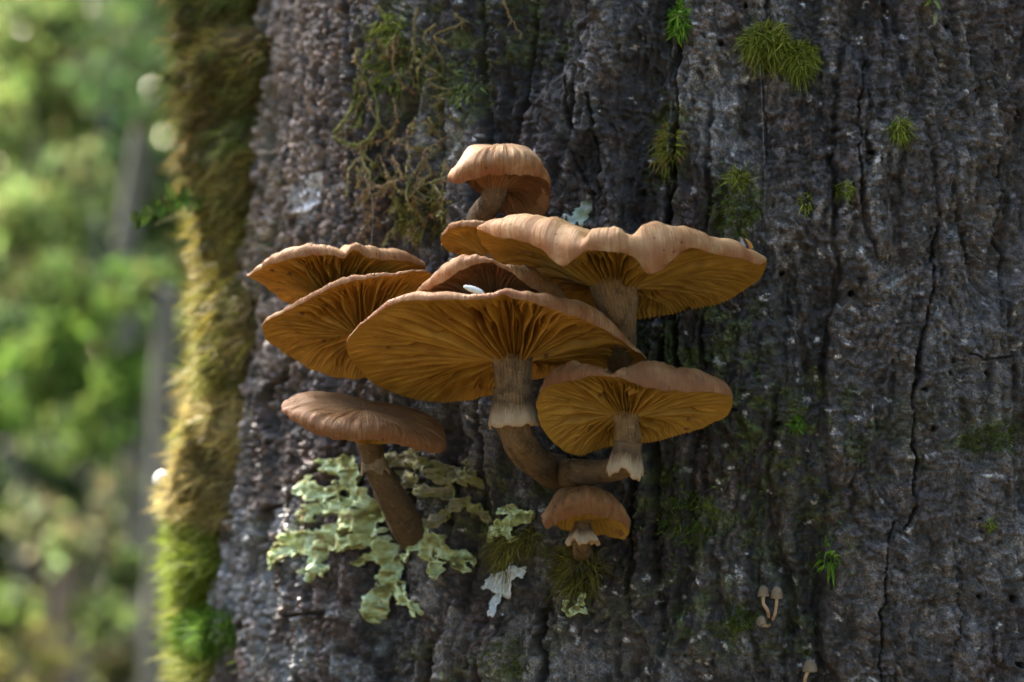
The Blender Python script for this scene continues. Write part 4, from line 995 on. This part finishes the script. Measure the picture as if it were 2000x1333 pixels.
st_ = [([(772,45),(745,120),(722,180),(712,240),(700,272),(722,284),(752,272),(764,235),(752,180),(738,150)], 3.4), ([(716,150),(712,230),(702,255)], 2.6), ([(728,160),(726,220),(742,250)], 2.2),
       ([(738,285),(736,320),(742,335)], 2.6), ([(752,300),(748,360),(742,400),(762,405)], 2.6), ([(768,310),(774,360),(776,400)], 2.8), ([(700,275),(715,285),(720,282)], 3.2),
       ([(870,90),(885,125),(872,150)], 2.6), ([(842,20),(838,80),(850,120),(880,145)], 2.6), ([(868,340),(845,360),(830,400)], 2.6), ([(872,350),(876,390),(866,405)], 2.2),
       ([(860,230),(868,280),(850,320),(838,345)], 2.6), ([(715,380),(722,330),(735,300)], 1.8), ([(815,70),(805,150),(822,188)], 2.0), ([(1002,0),(1010,40),(1022,70)], 2.2)]
for i in range(46):
    x = rs_.uniform(715, 905); y = rs_.uniform(15, 400) if i % 3 else rs_.uniform(300, 430)
    L = rs_.uniform(35, 110); w = rs_.normal(0, 14, 3)
    st_.append(([(x, y), (x+w[0], y+L*.35), (x+w[1], y+L*.7), (x+w[2], y+L)], rs_.uniform(1.4, 2.6)))
hanging('tangle of thin olive moss strands hanging above the overlapping caps', st_, [(0.22,0.18,0.07),(0.28,0.24,0.10),(0.15,0.16,0.04),(0.26,0.18,0.09)], 401)
tuft('moss_tuft', 'feathery green moss sprig at the head of the hanging strands', 'moss', 795, 50, 26, 90, [(0.22,0.26,0.04),(0.15,0.2,0.03)], 30, 6.5, 221, 0.7, G_, 0.6)
tuft('moss_tuft', 'leafy green moss among the hanging strands', 'moss', 800, 125, 60, 420, [(0.12,0.16,0.02),(0.17,0.21,0.03),(0.07,0.08,0.02)], 18, 6.0, 222, 0.7, G_, 0.25, squash=1.1)
tuft('moss_tuft', 'pale leafy moss at the edge of the hanging strands, nearest the topmost mushroom', 'moss', 915, 160, 34, 180, [(0.18,0.22,0.07),(0.12,0.15,0.04)], 16, 7.0, 223, 0.6, G_, 0.3, squash=1.3)
tuft('moss_tuft', 'dark mossy fringe on bark behind the two overlapping caps', 'moss', 850, 420, 60, 420, OLV, 22, 4.0, 224, 1.0, G_, 0.3, squash=0.9)
tuft('moss_tuft', 'pale green moss strip where bark meets the shaggy olive moss', 'moss', 492, 190, 16, 700, [(0.20,0.26,0.07),(0.26,0.30,0.10),(0.14,0.17,0.05)], 12, 4.0, 225, 0.9, G_, 0.4, squash=9.0)

# ------------------------------------------------------------------ small things
def bell(root, apex, Y, rp, hp, stem, mat, seed):
    """tiny bell cap: photo pixel of its top, radius and height in pixels; stem keys in pixels"""
    c = at(apex[0], apex[1], Y); k = PX*(1+Y); nt_ = 40; V = []; UV = []
    prof = [(0.02,0),(0.35,0.06),(0.62,0.2),(0.82,0.42),(0.95,0.7),(1.02,0.95),(1.0,1.0),(0.9,0.97),(0.6,0.8),(0.25,0.72)]
    th = np.arange(nt_)/nt_*2*np.pi; rib = 1+0.04*np.cos(th*20)
    for i, (a, b) in enumerate(prof):
        V.append(c+np.stack([a*rp*k*np.cos(th)*rib, a*rp*k*np.sin(th)*rib, 0*th-b*hp*k], -1)); UV.append(np.stack([th/6.283, 0*th+i/9], -1))
    m = MB(); m.add(np.concatenate(V), grid_faces(len(prof), nt_, True)[:, ::-1], UV=np.concatenate(UV)); m.build('cap', mat, root)
    P = np.array([at(x, y, Y if q is None else q) for x, y, q, w in stem]); w = np.array([v[3]*k for v in stem])
    pp = catmull(np.concatenate([P, w[:, None]], 1), 24)
    tri_tube_build('stem', tube(pp[:, :3], pp[:, 3], 12, seed, 0.08), M_ministem, root)
M_ministem = mat_plain('tiny_stem', (0.38, 0.19, 0.09), (0.70, 0.55, 0.38), 220, 0.6, 0.15, 0.2)
M_minicap = mat_plain('tiny_cap', (0.17, 0.115, 0.07), (0.33, 0.24, 0.15), 400, 0.7, 0.1, 0.4)
Yb = BARK(1505, 1190, -0.006); G2 = 'tiny bell mushrooms on the bare bark'
for lab, ap, rp, hp, stm in [
    ('paler slim tiny bell mushroom with a white bent stem, in the trio on bare bark', (1491,1144), 11, 21, [(1492,1160,None,3.6),(1491,1178,None,3.4),(1500,1195,Yb+.001,3.4),(1503,1212,Yb+.008,3.2)]),
    ('tiny bell mushroom with an orange brown stem, in the trio on bare bark', (1517,1145), 12, 24, [(1517,1164,None,3.4),(1516,1185,None,3.2),(1512,1204,Yb+.002,3.2),(1505,1214,Yb+.009,3.2)]),
    ('shortest of the trio of tiny bell mushrooms, lying on its side below the others', (1487,1203), 10, 17, [(1488,1214,None,3.2),(1494,1222,None,3.0),(1502,1222,Yb+.004,3.0),(1508,1217,Yb+.009,3.0)])]:
    root = empty('tiny_mushroom', at(1505, 1216, Yb+.004), lab, 'mushroom', G2)
    bell(root, ap, Yb, rp, hp, stm, M_minicap, ap[0])
Yb = BARK(1580, 1310, -0.006); root = empty('tiny_mushroom', at(1572, 1345, Yb+.005), 'tiny grey bell mushroom alone at the foot of bare bark', 'mushroom', G2)
bell(root, (1582, 1288), Yb, 14, 24, [(1580,1308,None,3.6),(1573,1325,Yb+.002,3.4),(1570,1350,Yb+.01,3.4)], M_minicap, 9)
# white button on the mossy edge
zc = zof(960); tk = thick_at(np.array([zc]))[0][0]; ph = math.radians(88)
pw, nw = ang_point(np.array([88.0]), np.array([zc]), np.array([tk*0.95])); c = pw[0]+np.array([-0.0035, 0, 0.004])
root = empty('button_mushroom', c, 'small smooth white button mushroom on the dry golden moss', 'mushroom')
th = np.arange(28)/28*2*np.pi; V = []
for a, b in [(0.02,1.0),(0.4,0.93),(0.75,0.7),(0.97,0.3),(1.0,0.0),(0.9,-0.25),(0.55,-0.35),(0.2,-0.35)]:
    V.append(c+0.0042*np.stack([a*np.cos(th), a*np.sin(th), 0*th+b*1.15], -1))
mesh('cap', np.concatenate(V), grid_faces(8, 28, True)[:, ::-1], M_white, root)
pp = catmull(np.array([c+np.array([0, 0, -0.001]), c+np.array([0.004, 0, -0.005]), c+np.array([0.018, 0.001, -0.010])]), 12)
tri_tube_build('stem', tube(pp, 0.0012, 10, 1), M_white, root)
# grain and needle lying on the caps
def ellipsoid(name, c, ax, r3, mat, label, cat):
    ax = Vector(ax).normalized(); q = Vector((1, 0, 0)).rotation_difference(ax).to_matrix(); Rm = np.array(q)
    a = np.linspace(0, np.pi, 13); b = np.arange(18)/18*2*np.pi; A, B = np.meshgrid(a, b, indexing='ij')
    L = np.stack([np.cos(A)*r3[0], np.sin(A)*np.cos(B)*r3[1]*(1-0.15*np.cos(A)), np.sin(A)*np.sin(B)*r3[2]], -1).reshape(-1, 3)
    o = mesh(name, c+L@Rm.T, grid_faces(13, 18, True), mat, None, True, loc=c); return tag(o, label, cat)
c = at(925, 566, -0.0455)
ellipsoid('grain', c, (1, 0.1, -0.32), (20*PX, 7.5*PX, 6*PX), M_white, 'white grain lying on the rim of the largest mushroom', 'grain')
M_needle = mat_plain('dry_leaf', (0.45, 0.20, 0.05), (0.65, 0.34, 0.10), 300, 0.6, 0.2, 0.2)
p0 = at(1468, 486, -0.018); p1 = at(1455, 466, -0.019)
o = tri_tube_build('leaf_scrap', tube(catmull(np.array([p0, (p0+p1)/2+[0.0004, 0, 0], p1]), 8), np.array([3, 4, 4, 4, 3.4, 2.6, 1.6, .5])*PX, 6, 3), M_needle, None, p0)
tag(o, 'orange scrap of dry leaf stuck on the tip of the wavy cap', 'leaf')
# little toothed fern frond over the mossy edge
r = np.random.default_rng(77); m = MB()
pr, _ = ang_point(np.array([86.0]), np.array([zof(400)]), np.array([0.010])); a0 = pr[0]; a1 = at(262, 432, 0.2)
rach = catmull(np.array([a0, a0*0.5+a1*0.5+[0, 0, 0.006], a1]), 22)
tv = tube(rach, np.linspace(0.0005, 0.0002, 22), 6, 3); m.add(tv[0], tv[1], (0.03, 0.05, 0.012))
for sgn in (1, -1):
    j = np.arange(3, 22); P = rach[j]; D = np.tile(np.array([-0.25, 0.2*sgn, -0.9 if sgn > 0 else 0.75]), (len(j), 1))+r.normal(0, .12, (len(j), 3))
    V, F, C = blades(P, D, np.linspace(0.0075, 0.004, len(j)), np.full(len(j), 0.0042), jitc((0.03, 0.055, 0.012), len(j), r), 0.1, 3, r=r); m.add(V, F, C)
o = m.build('fern_frond', M_leaf, None, True, loc=a0); tag(o, 'small dark green toothed fern frond jutting from the shaggy olive moss', 'fern')
# leaf sprig hanging at the top of the right hand bark
m = MB(); P, Nn = surf(np.array([1790, 1800, 1808, 1818]), np.array([0, 8, 20, 40]), 0.003)
tv = tube(catmull(P, 12), 0.00025, 5, 1); m.add(tv[0], tv[1], (0.12, 0.14, 0.04))
Pq, Nq = surf(np.array([1806, 1814, 1818]), np.array([6, 8, 32]), 0.003)
V, F, C = blades(Pq, np.array([[-.3, -.5, -.6], [.4, -.5, -.5], [0, -.4, -1.0]]), np.array([22, 20, 30])*PX, np.array([13, 13, 13])*PX, np.array([(.22, .32, .06), (.25, .36, .08), (.34, .36, .16)]), 0.2, 4, r=r); m.add(V, F, C)
o = m.build('leaf_sprig', M_leaf, None, True, loc=P[0]); tag(o, 'pale green leaf sprig dangling on bare bark by the thin crack', 'plant')
# spider silk
M_silk = mat_plain('silk', (0.5, 0.5, 0.5), (0.7, 0.7, 0.7), 50, 0.4, 0.2, 0)
for lab, p in [('fine spider thread hanging from the moss strands to the overlapping caps', [(735,290,0.0),(727,390,-.004),(726,478,0.0)]),
               ('fine spider thread running down from the drooping moss tuft to the wavy cap', [(1486,120,0.0),(1490,250,-.02),(1494,360,-.03),(1490,480,-.012)])]:
    P = []
    for i, (x, y, q) in enumerate(p): P.append(surf(x, y, 0.003)[0][0] if (q == 0.0 and i == 0) else at(x, y, q if i else 0))
    if lab.startswith('fine spider thread hanging'): P = [surf(724, 285, 0.006)[0][0], at(725, 380, 0.048), at(725, 484, 0.028)]
    P = np.array(P); o = tri_tube_build('spider_thread', tube(catmull(P, 20), 0.000022, 4, 1), M_silk, None, P[0]); tag(o, lab, 'spider thread')
